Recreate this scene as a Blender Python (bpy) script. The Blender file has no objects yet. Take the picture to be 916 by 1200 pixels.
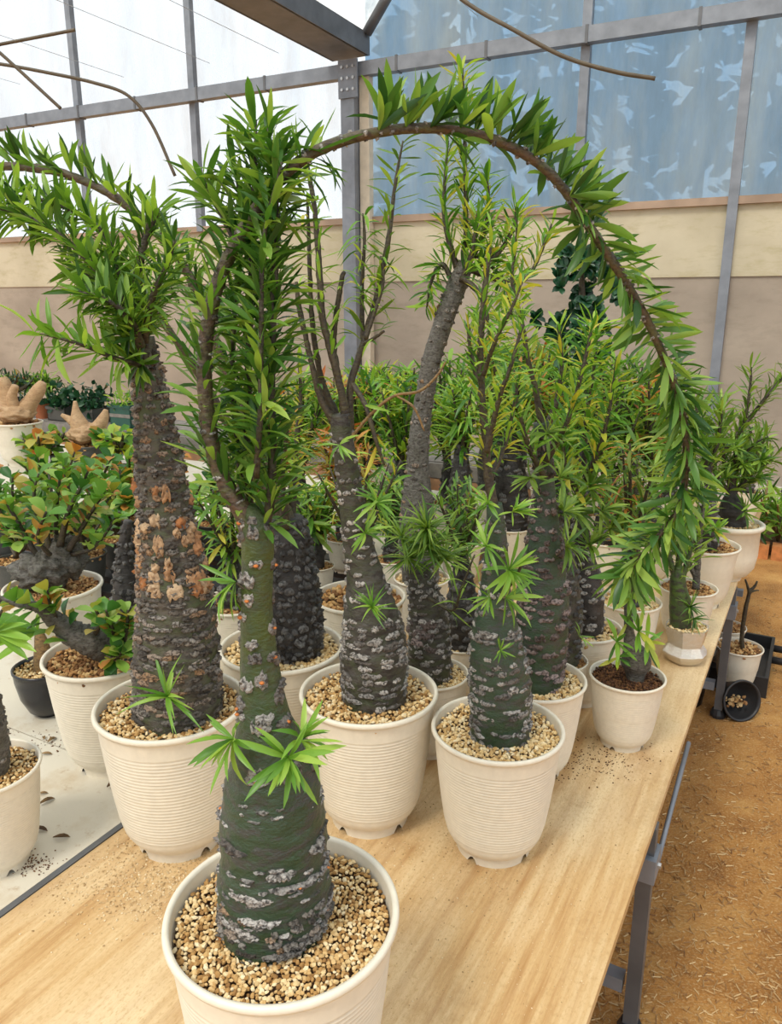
import bpy, math, random
import numpy as np
from mathutils import Vector, Matrix, noise

random.seed(7)
rng = np.random.default_rng(7)
SC = bpy.context.scene
COL = SC.collection

# ------------------------------------------------------------------ camera, sky, sun, exposure
F, PITCH = 907.0, math.radians(15.0)
CAM_H, BENCH_Z = 1.40, 0.50
cp, sp = math.cos(PITCH), math.sin(PITCH)
cam_d = bpy.data.cameras.new('camera')
cam = bpy.data.objects.new('camera', cam_d)
COL.objects.link(cam)
cam.location = (0, 0, CAM_H)
cam.rotation_euler = (math.pi / 2 - PITCH, 0, 0)
cam_d.sensor_fit = 'VERTICAL'
cam_d.sensor_height = 36.0
cam_d.lens = F / 1200 * 36.0
cam_d.clip_start = 0.02
SC.camera = cam

world = bpy.data.worlds.new('overcast_sky')
SC.world = world
world.use_nodes = True
bg = world.node_tree.nodes['Background']
bg.inputs[0].default_value = (0.90, 0.96, 1.0, 1)
bg.inputs[1].default_value = 1.2

sun_d = bpy.data.lights.new('hazy_sun', 'SUN')
sun_d.energy = 3.3
sun_d.angle = math.radians(16)
sun_d.color = (1.0, 0.95, 0.86)
sun = bpy.data.objects.new('hazy_sun', sun_d)
COL.objects.link(sun)
sun.rotation_euler = (math.radians(28), math.radians(-24), 0)

SC.view_settings.view_transform = 'Standard'
SC.view_settings.look = 'None'
SC.view_settings.gamma = 1.0
SC.view_settings.use_curve_mapping = False
SC.view_settings.exposure = 0.06

# ------------------------------------------------------------------ pixel -> place helpers
def ray(x, y):
    u = (x - 458) / F
    v = (600 - y) / F
    return Vector((u, cp + v * sp, -sp + v * cp))
def on_z(x, y, z):
    d = ray(x, y)
    return Vector((0, 0, CAM_H)) + d * ((z - CAM_H) / d.z)
def at_y(x, y, Y):
    d = ray(x, y)
    return Vector((0, 0, CAM_H)) + d * (Y / d.y)
def depth(p):
    return p[1] * cp - (p[2] - CAM_H) * sp

# ------------------------------------------------------------------ mesh helpers
def mesh_arrays(name, V, Q, mat=None, smooth=True, attr=None):
    V = np.asarray(V, dtype=np.float32)
    Q = np.asarray(Q, dtype=np.int32)
    k = Q.shape[1]
    me = bpy.data.meshes.new(name)
    me.vertices.add(len(V))
    me.vertices.foreach_set('co', V.ravel())
    me.loops.add(Q.size)
    me.loops.foreach_set('vertex_index', Q.ravel())
    me.polygons.add(len(Q))
    me.polygons.foreach_set('loop_start', np.arange(0, Q.size, k, dtype=np.int32))
    me.polygons.foreach_set('loop_total', np.full(len(Q), k, dtype=np.int32))
    me.polygons.foreach_set('use_smooth', np.full(len(Q), bool(smooth)))
    if attr is not None:
        a = me.attributes.new('lr', 'FLOAT', 'POINT')
        a.data.foreach_set('value', np.asarray(attr, dtype=np.float32))
    me.update(calc_edges=True)
    if mat is not None:
        me.materials.append(mat)
    return me
def put(name, me, parent=None, loc=None, rotz=None):
    o = bpy.data.objects.new(name, me)
    COL.objects.link(o)
    if parent is not None:
        o.parent = parent
    if loc is not None:
        o.location = loc
    if rotz is not None:
        o.rotation_euler = (0, 0, rotz)
    return o
def tag(o, label=None, cat=None, group=None, kind=None):
    if label: o['label'] = label
    if cat: o['category'] = cat
    if group: o['group'] = group
    if kind: o['kind'] = kind
    return o
class MB:
    """collects quads (boxes, tubes, lathes) into one mesh"""
    def __init__(s):
        s.v = []; s.q = []
    def add(s, V, Q):
        b = len(s.v)
        s.v += [tuple(p) for p in V]
        s.q += [tuple(i + b for i in f) for f in Q]
        return s
    def box(s, x0, x1, y0, y1, z0, z1, M=None):
        V = [Vector((x, y, z)) for z in (z0, z1) for y in (y0, y1) for x in (x0, x1)]
        if M is not None: V = [M @ p for p in V]
        return s.add(V, [(0, 2, 3, 1), (4, 5, 7, 6), (0, 1, 5, 4), (2, 6, 7, 3), (0, 4, 6, 2), (1, 3, 7, 5)])
    def bar(s, a, b, w, h=None, up=(0, 0, 1)):
        a = Vector(a); b = Vector(b); h = h or w
        t = (b - a).normalized()
        x = t.cross(Vector(up))
        if x.length < 1e-4: x = t.cross(Vector((0, 1, 0)))
        x.normalize(); z = x.cross(t).normalized()
        V = []
        for p in (a, b):
            for sx, sz in ((-1, -1), (1, -1), (1, 1), (-1, 1)):
                V.append(p + x * (sx * w / 2) + z * (sz * h / 2))
        return s.add(V, [(0, 1, 2, 3), (7, 6, 5, 4), (0, 4, 5, 1), (1, 5, 6, 2), (2, 6, 7, 3), (3, 7, 4, 0)])
    def rod(s, pts, r, seg=8):
        t = Tube(pts, [r] * len(pts), n=max(2, len(pts) * 4) if len(pts) > 2 else 2)
        V, Q = t.surface(seg, cap=True)
        return s.add(V, Q)
    def lathe(s, prof, seg=32, c=(0, 0, 0), squash=None):
        V = []; Q = []
        for r, z in prof:
            for j in range(seg):
                a = 2 * math.pi * j / seg
                V.append((c[0] + r * math.cos(a), c[1] + r * math.sin(a), c[2] + z))
        for i in range(len(prof) - 1):
            for j in range(seg):
                k = (j + 1) % seg
                Q.append((i * seg + j, i * seg + k, (i + 1) * seg + k, (i + 1) * seg + j))
        return s.add(V, Q)
    def mesh(s, name, mat, smooth=False):
        return mesh_arrays(name, np.array(s.v), np.array(s.q), mat, smooth)
    def build(s, name, mat, parent=None, smooth=False, loc=None, rotz=None):
        return put(name, s.mesh(name, mat, smooth), parent, loc, rotz)
def empty(name, loc=(0, 0, 0), rotz=0):
    o = bpy.data.objects.new(name, None)
    o.empty_display_size = 0.05
    COL.objects.link(o)
    o.location = loc
    o.rotation_euler = (0, 0, rotz)
    return o

def catmull(P, n):
    P = np.asarray(P, dtype=float)
    m = len(P)
    if m == 2:
        t = np.linspace(0, 1, n)[:, None]
        return P[0] * (1 - t) + P[1] * t
    E = np.vstack([2 * P[0] - P[1], P, 2 * P[-1] - P[-2]])
    L = np.r_[0, np.cumsum(np.linalg.norm(np.diff(P[:, :3], axis=0), axis=1) + 1e-9)]
    s = np.linspace(0, L[-1], n)
    i = np.clip(np.searchsorted(L, s, side='right') - 1, 0, m - 2)
    t = ((s - L[i]) / (L[i + 1] - L[i]))[:, None]
    p0, p1, p2, p3 = E[i], E[i + 1], E[i + 2], E[i + 3]
    return 0.5 * ((2 * p1) + (-p0 + p2) * t + (2 * p0 - 5 * p1 + 4 * p2 - p3) * t ** 2 + (-p0 + 3 * p1 - 3 * p2 + p3) * t ** 3)

class Tube:
    def __init__(s, pts, rad, n=None):
        A = np.array([list(p) + [r] for p, r in zip(pts, rad)], dtype=float)
        s.n = n = n or max(8, len(pts) * 6)
        C = catmull(A, n)
        s.p = C[:, :3]; s.r = np.maximum(C[:, 3], 1e-4)
        T = np.gradient(s.p, axis=0)
        T /= np.linalg.norm(T, axis=1)[:, None] + 1e-12
        s.T = T
        N = np.zeros_like(T)
        ref = np.array([0, -1.0, 0]) if abs(T[0][1]) < 0.9 else np.array([1.0, 0, 0])
        v = ref - T[0] * ref.dot(T[0])
        for i in range(n):
            v = v - T[i] * v.dot(T[i])
            v /= np.linalg.norm(v) + 1e-12
            N[i] = v
        s.N = N
        s.B = np.cross(T, N)
        s.len = float(np.linalg.norm(np.diff(s.p, axis=0), axis=1).sum())
        s.cum = np.r_[0, np.cumsum(np.linalg.norm(np.diff(s.p, axis=0), axis=1))]
    def frame(s, t):
        x = min(max(t, 0), 1) * (s.n - 1)
        i = min(int(x), s.n - 2); f = x - i
        lp = lambda A: A[i] * (1 - f) + A[i + 1] * f
        return lp(s.p), lp(s.T), lp(s.N), lp(s.B), float(s.r[i] * (1 - f) + s.r[i + 1] * f)
    def surface(s, seg=10, disp=None, cap=False):
        a = np.arange(seg) * (2 * np.pi / seg)
        R = np.repeat(s.r[:, None], seg, 1)
        if disp is not None: R = R * disp(s, a)
        V = s.p[:, None, :] + R[:, :, None] * (np.cos(a)[None, :, None] * s.N[:, None, :] + np.sin(a)[None, :, None] * s.B[:, None, :])
        V = V.reshape(-1, 3)
        n = s.n
        i, j = np.meshgrid(np.arange(n - 1), np.arange(seg), indexing='ij')
        k = (j + 1) % seg
        Q = np.stack([i * seg + j, i * seg + k, (i + 1) * seg + k, (i + 1) * seg + j], -1).reshape(-1, 4)
        if cap:
            b = len(V)
            V = np.vstack([V, np.repeat(s.p[:1], seg, 0), np.repeat(s.p[-1:], seg, 0)])
            j = np.arange(seg); k = (j + 1) % seg
            Q = np.vstack([Q, np.stack([b + j, b + k, k, j], -1), np.stack([(n - 1) * seg + j, (n - 1) * seg + k, b + seg + k, b + seg + j], -1)])
        return V, Q

# ------------------------------------------------------------------ materials
def new_mat(name):
    m = bpy.data.materials.new(name)
    m.use_nodes = True
    nt = m.node_tree
    return m, nt, nt.nodes['Principled BSDF']
def ramp(nt, stops, inp):
    r = nt.nodes.new('ShaderNodeValToRGB')
    e = r.color_ramp.elements
    while len(e) < len(stops): e.new(0.5)
    for k, (p, c) in zip(e, stops):
        k.position = p; k.color = (*c, 1)
    if inp is not None: nt.links.new(inp, r.inputs[0])
    return r.outputs[0]
def nz(nt, scale, detail=4, rough=0.55, stretch=None, coord='Object'):
    tc = nt.nodes.new('ShaderNodeTexCoord')
    n = nt.nodes.new('ShaderNodeTexNoise')
    n.inputs['Scale'].default_value = scale
    n.inputs['Detail'].default_value = detail
    n.inputs['Roughness'].default_value = rough
    src = tc.outputs[coord]
    if stretch:
        mp = nt.nodes.new('ShaderNodeMapping')
        mp.inputs['Scale'].default_value = stretch
        nt.links.new(src, mp.inputs[0]); src = mp.outputs[0]
    nt.links.new(src, n.inputs['Vector'])
    return n.outputs[0]
def mixc(nt, fac, a, b, mode='MIX'):
    m = nt.nodes.new('ShaderNodeMixRGB')
    m.blend_type = mode
    for i, x in ((0, fac), (1, a), (2, b)):
        if isinstance(x, (int, float)): m.inputs[i].default_value = x
        elif isinstance(x, tuple): m.inputs[i].default_value = (*x, 1)
        else: nt.links.new(x, m.inputs[i])
    return m.outputs[0]
def bump(nt, bs, h, strength=0.4, dist=0.01):
    b = nt.nodes.new('ShaderNodeBump')
    b.inputs['Strength'].default_value = strength
    b.inputs['Distance'].default_value = dist
    nt.links.new(h, b.inputs['Height'])
    nt.links.new(b.outputs[0], bs.inputs['Normal'])
def rnd_socket(nt):
    at = nt.nodes.new('ShaderNodeAttribute'); at.attribute_name = 'lr'
    oi = nt.nodes.new('ShaderNodeObjectInfo')
    a = nt.nodes.new('ShaderNodeMath'); a.operation = 'ADD'
    nt.links.new(at.outputs['Fac'], a.inputs[0]); nt.links.new(oi.outputs['Random'], a.inputs[1])
    f = nt.nodes.new('ShaderNodeMath'); f.operation = 'FRACT'
    nt.links.new(a.outputs[0], f.inputs[0])
    return f.outputs[0]
def mat_plain(name, col, rough=0.5, metal=0.0, var=0.12, scale=14, bumps=0.0, coord='Object'):
    m, nt, b = new_mat(name)
    n = nz(nt, scale, 5, coord=coord)
    c = ramp(nt, [(0.3, tuple(x * (1 - var) for x in col)), (0.7, tuple(min(1, x * (1 + var)) for x in col))], n)
    nt.links.new(c, b.inputs['Base Color'])
    b.inputs['Roughness'].default_value = rough
    b.inputs['Metallic'].default_value = metal
    if bumps: bump(nt, b, nz(nt, scale * 6, 4, coord=coord), bumps, 0.004)
    return m
def leaf_mat(name, cols, trans=0.28, rough=0.38):
    m, nt, b = new_mat(name)
    k = len(cols)
    c = ramp(nt, [(i / (k - 1) * 0.96 + 0.02, x) for i, x in enumerate(cols)], rnd_socket(nt))
    nt.links.new(c, b.inputs['Base Color'])
    b.inputs['Roughness'].default_value = rough
    b.inputs['Specular IOR Level'].default_value = 0.45
    t = nt.nodes.new('ShaderNodeBsdfTranslucent')
    tc = mixc(nt, 1.0, c, (1.0, 1.0, 0.45), 'MULTIPLY')
    br = nt.nodes.new('ShaderNodeHueSaturation'); br.inputs['Value'].default_value = 1.6
    nt.links.new(tc, br.inputs['Color'])
    nt.links.new(br.outputs[0], t.inputs[0])
    mx = nt.nodes.new('ShaderNodeMixShader'); mx.inputs[0].default_value = trans
    nt.links.new(b.outputs[0], mx.inputs[1]); nt.links.new(t.outputs[0], mx.inputs[2])
    nt.links.new(mx.outputs[0], nt.nodes['Material Output'].inputs[0])
    return m
def random_mat(name, cols, rough=0.6, nscale=120, nmix=0.35, dark=(0.05, 0.04, 0.03), bumps=0.3, spec=0.4):
    m, nt, b = new_mat(name)
    k = len(cols)
    c = ramp(nt, [(i / (k - 1) * 0.96 + 0.02, x) for i, x in enumerate(cols)], rnd_socket(nt))
    f = nz(nt, nscale, 4)
    fr = ramp(nt, [(0.45, (0, 0, 0)), (0.62, (nmix,) * 3)], f)
    c = mixc(nt, fr, c, dark)
    nt.links.new(c, b.inputs['Base Color'])
    b.inputs['Roughness'].default_value = rough
    b.inputs['Specular IOR Level'].default_value = spec
    if bumps: bump(nt, b, nz(nt, nscale * 2, 4), bumps, 0.003)
    return m
def trunk_mat(name, base, second, patch, rough=0.42, scale=22, lo=0.48, hi=0.6):
    m, nt, b = new_mat(name)
    c = mixc(nt, ramp(nt, [(0.38, (0, 0, 0)), (0.62, (1, 1, 1))], nz(nt, scale, 5, stretch=(1, 1, 2.4))), base, second)
    c = mixc(nt, ramp(nt, [(lo, (0, 0, 0)), (hi, (1, 1, 1))], nz(nt, scale * 2.2, 6, 0.65, stretch=(1, 1, 2.0))), c, patch)
    nt.links.new(c, b.inputs['Base Color'])
    b.inputs['Roughness'].default_value = rough
    bump(nt, b, nz(nt, 170, 5, 0.6, stretch=(1, 1, 1.8)), 0.55, 0.004)
    return m

M = {}
M['cream'] = mat_plain('cream_plastic', (0.73, 0.665, 0.545), 0.42, var=0.05, scale=9)
M['cream2'] = mat_plain('pale_plastic', (0.74, 0.68, 0.56), 0.40, var=0.04, scale=7)
M['blackpot'] = mat_plain('black_glazed_plastic', (0.012, 0.012, 0.016), 0.25, var=0.2)
M['greypot'] = mat_plain('charcoal_plastic', (0.06, 0.06, 0.055), 0.5)
M['greenpot'] = mat_plain('bottle_green_plastic', (0.01, 0.075, 0.055), 0.45)
M['terracotta'] = mat_plain('terracotta', (0.42, 0.14, 0.06), 0.8)
M['soil'] = mat_plain('brown_soil', (0.13, 0.06, 0.025), 0.95, var=0.5, scale=120, bumps=0.8)
M['steel'] = mat_plain('galvanised_steel', (0.225, 0.245, 0.28), 0.5, 0.35, var=0.18, scale=9)
M['darksteel'] = mat_plain('dark_painted_steel', (0.13, 0.135, 0.145), 0.45, 0.3, var=0.2, scale=9)
M['wire'] = mat_plain('pale_wire', (0.5, 0.52, 0.55), 0.5)
M['bolt'] = mat_plain('zinc_bolt', (0.5, 0.5, 0.5), 0.35, 0.8)
M['silver'] = mat_plain('silver_leaf_glaze', (0.85, 0.82, 0.78), 0.2, 1.0, var=0.2, scale=40, bumps=0.5)
M['blackpl'] = mat_plain('black_plastic', (0.02, 0.02, 0.022), 0.45)
M['cable'] = mat_plain('old_rod', (0.11, 0.085, 0.055), 0.6, var=0.2)
M['plankgrey'] = mat_plain('weathered_plank', (0.20, 0.18, 0.16), 0.85, var=0.3, scale=20)
M['plankbrown'] = mat_plain('reddish_plank', (0.42, 0.23, 0.12), 0.8, var=0.25, scale=18)
M['brick'] = mat_plain('orange_clay', (0.50, 0.19, 0.06), 0.9, var=0.3, scale=22)
M['gravel'] = random_mat('pumice_gravel', [(0.27, 0.135, 0.04), (0.48, 0.27, 0.09), (0.66, 0.44, 0.19), (0.78, 0.58, 0.30), (0.88, 0.73, 0.47)], 0.85, 300, 0.15, (0.3, 0.2, 0.1), 0.2)
M['gravel_pale'] = random_mat('pale_pumice', [(0.46, 0.26, 0.09), (0.70, 0.48, 0.21), (0.82, 0.62, 0.33), (0.90, 0.76, 0.50)], 0.85, 300, 0.12, (0.35, 0.25, 0.12), 0.2)
M['gravel_brown'] = random_mat('brown_bark_gravel', [(0.16, 0.07, 0.025), (0.36, 0.17, 0.06), (0.55, 0.30, 0.11), (0.70, 0.48, 0.22)], 0.9, 300, 0.3, (0.08, 0.04, 0.02), 0.2)
M['soil_grit'] = random_mat('dark_soil_crumbs', [(0.05, 0.02, 0.01), (0.12, 0.05, 0.02), (0.22, 0.10, 0.035)], 0.95, 300, 0.3, (0.03, 0.015, 0.01), 0.3)
M['dust'] = random_mat('pale_grit', [(0.34, 0.22, 0.10), (0.62, 0.45, 0.24), (0.80, 0.66, 0.44)], 0.9, 300, 0.1, (0.3, 0.2, 0.1), 0.1)
M['straw'] = random_mat('straw_bits', [(0.22, 0.10, 0.035), (0.45, 0.27, 0.11), (0.66, 0.48, 0.25)], 0.9, 200, 0.2, (0.2, 0.1, 0.05), 0.1)
M['dry'] = random_mat('dry_leaf', [(0.10, 0.055, 0.025), (0.22, 0.13, 0.05), (0.34, 0.22, 0.10)], 0.7, 90, 0.5, (0.05, 0.03, 0.015), 0.3)
# leaves
M['leafA'] = leaf_mat('leaf_deep_green', [(0.025, 0.080, 0.018), (0.055, 0.15, 0.026), (0.105, 0.235, 0.036), (0.18, 0.32, 0.055), (0.31, 0.45, 0.09)], 0.34)
M['leafTuft'] = leaf_mat('leaf_fresh_green', [(0.10, 0.24, 0.03), (0.19, 0.37, 0.045), (0.34, 0.51, 0.085)], 0.3)
M['leafB'] = leaf_mat('leaf_lush_green', [(0.03, 0.085, 0.016), (0.085, 0.19, 0.026), (0.18, 0.33, 0.045), (0.32, 0.48, 0.08)], 0.34)
M['leafY'] = leaf_mat('leaf_yellow_green', [(0.04, 0.13, 0.02), (0.10, 0.26, 0.03), (0.19, 0.38, 0.045), (0.32, 0.48, 0.06), (0.52, 0.46, 0.06)], 0.34)
M['leafN'] = leaf_mat('leaf_needle_green', [(0.06, 0.14, 0.022), (0.16, 0.28, 0.035), (0.30, 0.43, 0.07)])
M['leafD'] = leaf_mat('leaf_dark_ivy', [(0.006, 0.035, 0.014), (0.012, 0.06, 0.025), (0.03, 0.10, 0.04)], 0.12, 0.3)
M['leafR'] = leaf_mat('leaf_round_green', [(0.03, 0.12, 0.02), (0.08, 0.22, 0.03), (0.18, 0.36, 0.06), (0.30, 0.44, 0.09), (0.48, 0.20, 0.05)])
M['leafO'] = leaf_mat('leaf_autumn', [(0.10, 0.20, 0.03), (0.36, 0.34, 0.05), (0.52, 0.24, 0.05), (0.42, 0.11, 0.03)])
M['leafOut'] = leaf_mat('leaf_outdoor', [(0.012, 0.03, 0.014), (0.02, 0.05, 0.02), (0.04, 0.07, 0.03)], 0.1, 0.6)
# bark
M['trunkA'] = trunk_mat('green_skin_bark', (0.022, 0.050, 0.020), (0.034, 0.064, 0.036), (0.045, 0.05, 0.045), 0.36)
def two_tone(base, z0, z1, col):
    m = M[base].copy(); m.name = 'moss_topped_bark'; nt = m.node_tree; b = nt.nodes['Principled BSDF']
    src = b.inputs['Base Color'].links[0].from_socket
    tc = nt.nodes.new('ShaderNodeTexCoord'); sx = nt.nodes.new('ShaderNodeSeparateXYZ'); nt.links.new(tc.outputs['Object'], sx.inputs[0])
    mr = nt.nodes.new('ShaderNodeMapRange'); mr.inputs[1].default_value = z0; mr.inputs[2].default_value = z1
    nt.links.new(sx.outputs[2], mr.inputs[0])
    f = mixc(nt, 1.0, mr.outputs[0], ramp(nt, [(0.35, (0.25,) * 3), (0.6, (1, 1, 1))], nz(nt, 40, 5)), 'MULTIPLY')
    nt.links.new(mixc(nt, f, src, col), b.inputs['Base Color'])
    return m
M['trunkA2'] = two_tone('trunkA', 0.45, 0.58, (0.055, 0.080, 0.014))
M['trunkAtop'] = trunk_mat('mossy_skin_bark', (0.06, 0.11, 0.015), (0.035, 0.065, 0.018), (0.03, 0.025, 0.02), 0.42)
M['trunkB'] = trunk_mat('grey_brown_bark', (0.10, 0.085, 0.07), (0.06, 0.075, 0.03), (0.04, 0.032, 0.025), 0.6)
M['trunkC'] = trunk_mat('charcoal_bark', (0.025, 0.022, 0.02), (0.045, 0.04, 0.037), (0.012, 0.01, 0.009), 0.5)
M['trunkD'] = trunk_mat('olive_grey_bark', (0.045, 0.055, 0.022), (0.07, 0.062, 0.055), (0.03, 0.024, 0.02), 0.5)
M['stem'] = trunk_mat('dark_stem_bark', (0.045, 0.030, 0.018), (0.07, 0.06, 0.025), (0.025, 0.016, 0.012), 0.5, 60)
M['archstem'] = trunk_mat('arching_stem_bark', (0.085, 0.085, 0.03), (0.10, 0.06, 0.038), (0.045, 0.028, 0.018), 0.45, 60)
M['greystem'] = trunk_mat('lichen_grey_bark', (0.14, 0.13, 0.115), (0.09, 0.085, 0.065), (0.05, 0.042, 0.035), 0.65, 60)
M['twig'] = trunk_mat('tan_twig', (0.30, 0.17, 0.06), (0.20, 0.13, 0.05), (0.12, 0.07, 0.03), 0.6, 60)
M['tancaudex'] = trunk_mat('tan_caudex_skin', (0.50, 0.33, 0.18), (0.42, 0.26, 0.13), (0.28, 0.16, 0.08), 0.6, 26, 0.52, 0.7)
M['scarA'] = random_mat('grey_leaf_scar', [(0.12, 0.10, 0.085), (0.26, 0.24, 0.22), (0.40, 0.37, 0.34), (0.55, 0.51, 0.47)], 0.40, 240, 0.92, (0.022, 0.017, 0.013), 1.0, 0.6)
M['scarB'] = random_mat('tan_bark_plate', [(0.06, 0.05, 0.04), (0.15, 0.13, 0.11), (0.22, 0.195, 0.165), (0.30, 0.27, 0.24), (0.36, 0.22, 0.12)], 0.55, 220, 0.9, (0.03, 0.022, 0.016), 1.0)
M['scarC'] = random_mat('charcoal_bark_plate', [(0.045, 0.04, 0.036), (0.10, 0.095, 0.09), (0.20, 0.19, 0.18)], 0.36, 200, 0.8, (0.012, 0.01, 0.008), 1.0, 0.6)
M['scarG'] = random_mat('pinkish_leaf_scar', [(0.10, 0.075, 0.065), (0.24, 0.18, 0.165), (0.36, 0.28, 0.26)], 0.45, 220, 0.9, (0.03, 0.02, 0.016), 1.0)
M['bud'] = mat_plain('orange_bud', (0.50, 0.16, 0.035), 0.6, var=0.3, scale=200)
M['peel'] = random_mat('orange_peeled_bark', [(0.38, 0.15, 0.05), (0.46, 0.27, 0.14), (0.55, 0.40, 0.25)], 0.8, 120, 0.5, (0.12, 0.06, 0.03), 0.5)

def mat_ply():
    m, nt, b = new_mat('plywood')
    g = nz(nt, 3.2, 8, 0.62, stretch=(16, 0.8, 1))
    c = ramp(nt, [(0.30, (0.40, 0.20, 0.062)), (0.48, (0.58, 0.37, 0.165)), (0.66, (0.70, 0.51, 0.275))], g)
    big = nz(nt, 1.6, 5, 0.6, stretch=(1.8, 0.8, 1))
    c = mixc(nt, ramp(nt, [(0.42, (0, 0, 0)), (0.66, (0.85,) * 3)], big), c, (0.80, 0.65, 0.42))
    st = nz(nt, 7, 8, 0.75)
    c = mixc(nt, ramp(nt, [(0.54, (0, 0, 0)), (0.74, (0.6,) * 3)], st), c, (0.34, 0.17, 0.055))
    c = mixc(nt, ramp(nt, [(0.50, (0, 0, 0)), (0.66, (0.55,) * 3)], nz(nt, 140, 5, 0.7, stretch=(1.6, 0.8, 1))), c, (0.46, 0.27, 0.10))
    nt.links.new(c, b.inputs['Base Color'])
    b.inputs['Roughness'].default_value = 0.5
    bump(nt, b, nz(nt, 30, 7, 0.7, stretch=(9, 1, 1)), 0.5, 0.004)
    return m
def mat_white_board():
    m, nt, b = new_mat('white_painted_board')
    c = mixc(nt, ramp(nt, [(0.5, (0, 0, 0)), (0.72, (0.75,) * 3)], nz(nt, 6, 7, 0.68)), (0.64, 0.59, 0.49), (0.45, 0.33, 0.19))
    c = mixc(nt, ramp(nt, [(0.60, (0, 0, 0)), (0.72, (0.8,) * 3)], nz(nt, 26, 5, 0.7)), c, (0.40, 0.28, 0.16))
    nt.links.new(c, b.inputs['Base Color'])
    b.inputs['Roughness'].default_value = 0.5
    bump(nt, b, nz(nt, 60, 5), 0.2, 0.002)
    return m
def mat_ground():
    m, nt, b = new_mat('orange_sandy_soil')
    c = ramp(nt, [(0.32, (0.29, 0.118, 0.024)), (0.5, (0.47, 0.215, 0.050)), (0.68, (0.59, 0.32, 0.095))], nz(nt, 5, 9, 0.68))
    c = mixc(nt, ramp(nt, [(0.5, (0, 0, 0)), (0.68, (0.6,) * 3)], nz(nt, 160, 4, 0.6)), c, (0.66, 0.46, 0.22))
    c = mixc(nt, ramp(nt, [(0.55, (0, 0, 0)), (0.7, (0.6,) * 3)], nz(nt, 1.2, 6, 0.6)), c, (0.36, 0.16, 0.04))
    nt.links.new(c, b.inputs['Base Color'])
    b.inputs['Roughness'].default_value = 0.95
    bump(nt, b, nz(nt, 120, 8, 0.7), 0.8, 0.012)
    return m
def mat_panel(name, c0, c1, stain, tr=0.3):
    m, nt, b = new_mat(name)
    c = ramp(nt, [(0.35, c0), (0.65, c1)], nz(nt, 1.6, 7, 0.6, stretch=(1, 1, 1.2)))
    cm = mixc(nt, ramp(nt, [(0.50, (0, 0, 0)), (0.70, (0.55,) * 3)], nz(nt, 3.0, 7, 0.7, stretch=(1, 1, 3))), c, stain)
    nt.links.new(cm, b.inputs['Base Color'])
    b.inputs['Roughness'].default_value = 0.6
    t = nt.nodes.new('ShaderNodeBsdfTranslucent')
    nt.links.new(cm, t.inputs[0])
    mx = nt.nodes.new('ShaderNodeMixShader'); mx.inputs[0].default_value = tr
    nt.links.new(b.outputs[0], mx.inputs[1]); nt.links.new(t.outputs[0], mx.inputs[2])
    nt.links.new(mx.outputs[0], nt.nodes['Material Output'].inputs[0])
    return m
def mat_film(name, tint, stain, clear=0.4, clear_var=0.3, streak=(1, 1, 0.25)):
    m, nt, b = new_mat(name)
    n1 = nz(nt, 2.2, 7, 0.65, stretch=streak)
    c = mixc(nt, ramp(nt, [(0.42, (0, 0, 0)), (0.66, (1, 1, 1))], n1), tint, stain)
    tl = nt.nodes.new('ShaderNodeBsdfTranslucent'); nt.links.new(c, tl.inputs[0])
    tp = nt.nodes.new('ShaderNodeBsdfTransparent'); nt.links.new(c, tp.inputs[0])
    f = ramp(nt, [(0.35, (max(0, clear - clear_var),) * 3), (0.65, (min(1, clear + clear_var),) * 3)], nz(nt, 3.4, 7, 0.7, stretch=streak))
    mx = nt.nodes.new('ShaderNodeMixShader')
    nt.links.new(f, mx.inputs[0]); nt.links.new(tl.outputs[0], mx.inputs[1]); nt.links.new(tp.outputs[0], mx.inputs[2])
    gl = nt.nodes.new('ShaderNodeBsdfGlossy'); gl.inputs['Roughness'].default_value = 0.3
    m2 = nt.nodes.new('ShaderNodeMixShader'); m2.inputs[0].default_value = 0.03
    nt.links.new(mx.outputs[0], m2.inputs[1]); nt.links.new(gl.outputs[0], m2.inputs[2])
    nt.links.new(m2.outputs[0], nt.nodes['Material Output'].inputs[0])
    return m
M['ply'] = mat_ply(); M['white'] = mat_white_board(); M['ground'] = mat_ground(); M['panel'] = mat_panel('beige_wall_sheet', (0.41, 0.345, 0.28), (0.55, 0.475, 0.39), (0.33, 0.27, 0.21))
M['panel_up'] = mat_panel('mossy_wall_sheet', (0.46, 0.405, 0.28), (0.58, 0.52, 0.38), (0.34, 0.29, 0.12), 0.0)
M['film_white'] = mat_film('milky_film', (0.99, 0.995, 1.0), (0.93, 0.965, 1.0), 0.72, 0.2)
M['film_blue'] = mat_film('bluish_film', (0.40, 0.68, 1.0), (0.66, 0.86, 1.0), 0.15, 0.11)
M['film_roof'] = mat_film('roof_film', (0.97, 0.97, 0.95), (0.90, 0.88, 0.82), 0.55, 0.2, (1, 1, 1))

# ------------------------------------------------------------------ the setting
GA = math.radians(27.0)                              # the house stands turned against the camera
GU = Vector((math.cos(GA), -math.sin(GA), 0))        # along the end wall
GV = Vector((math.sin(GA), math.cos(GA), 0))         # outward through the end wall
W0 = on_z(900, 595, 0.0)                             # a foot point of the end wall
def wall_hit(x, y):
    d = ray(x, y)
    C0 = Vector((0, 0, CAM_H))
    t = (W0 - C0).dot(GV) / d.dot(GV)
    p = C0 + d * t
    return (p - W0).dot(GU), p.z
def S(o, lab=None, cat=None):
    o['kind'] = 'structure'
    if lab: o['label'] = lab
    return o
def house(name):
    return empty(name, W0, -GA)
RZ = -GA
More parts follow.
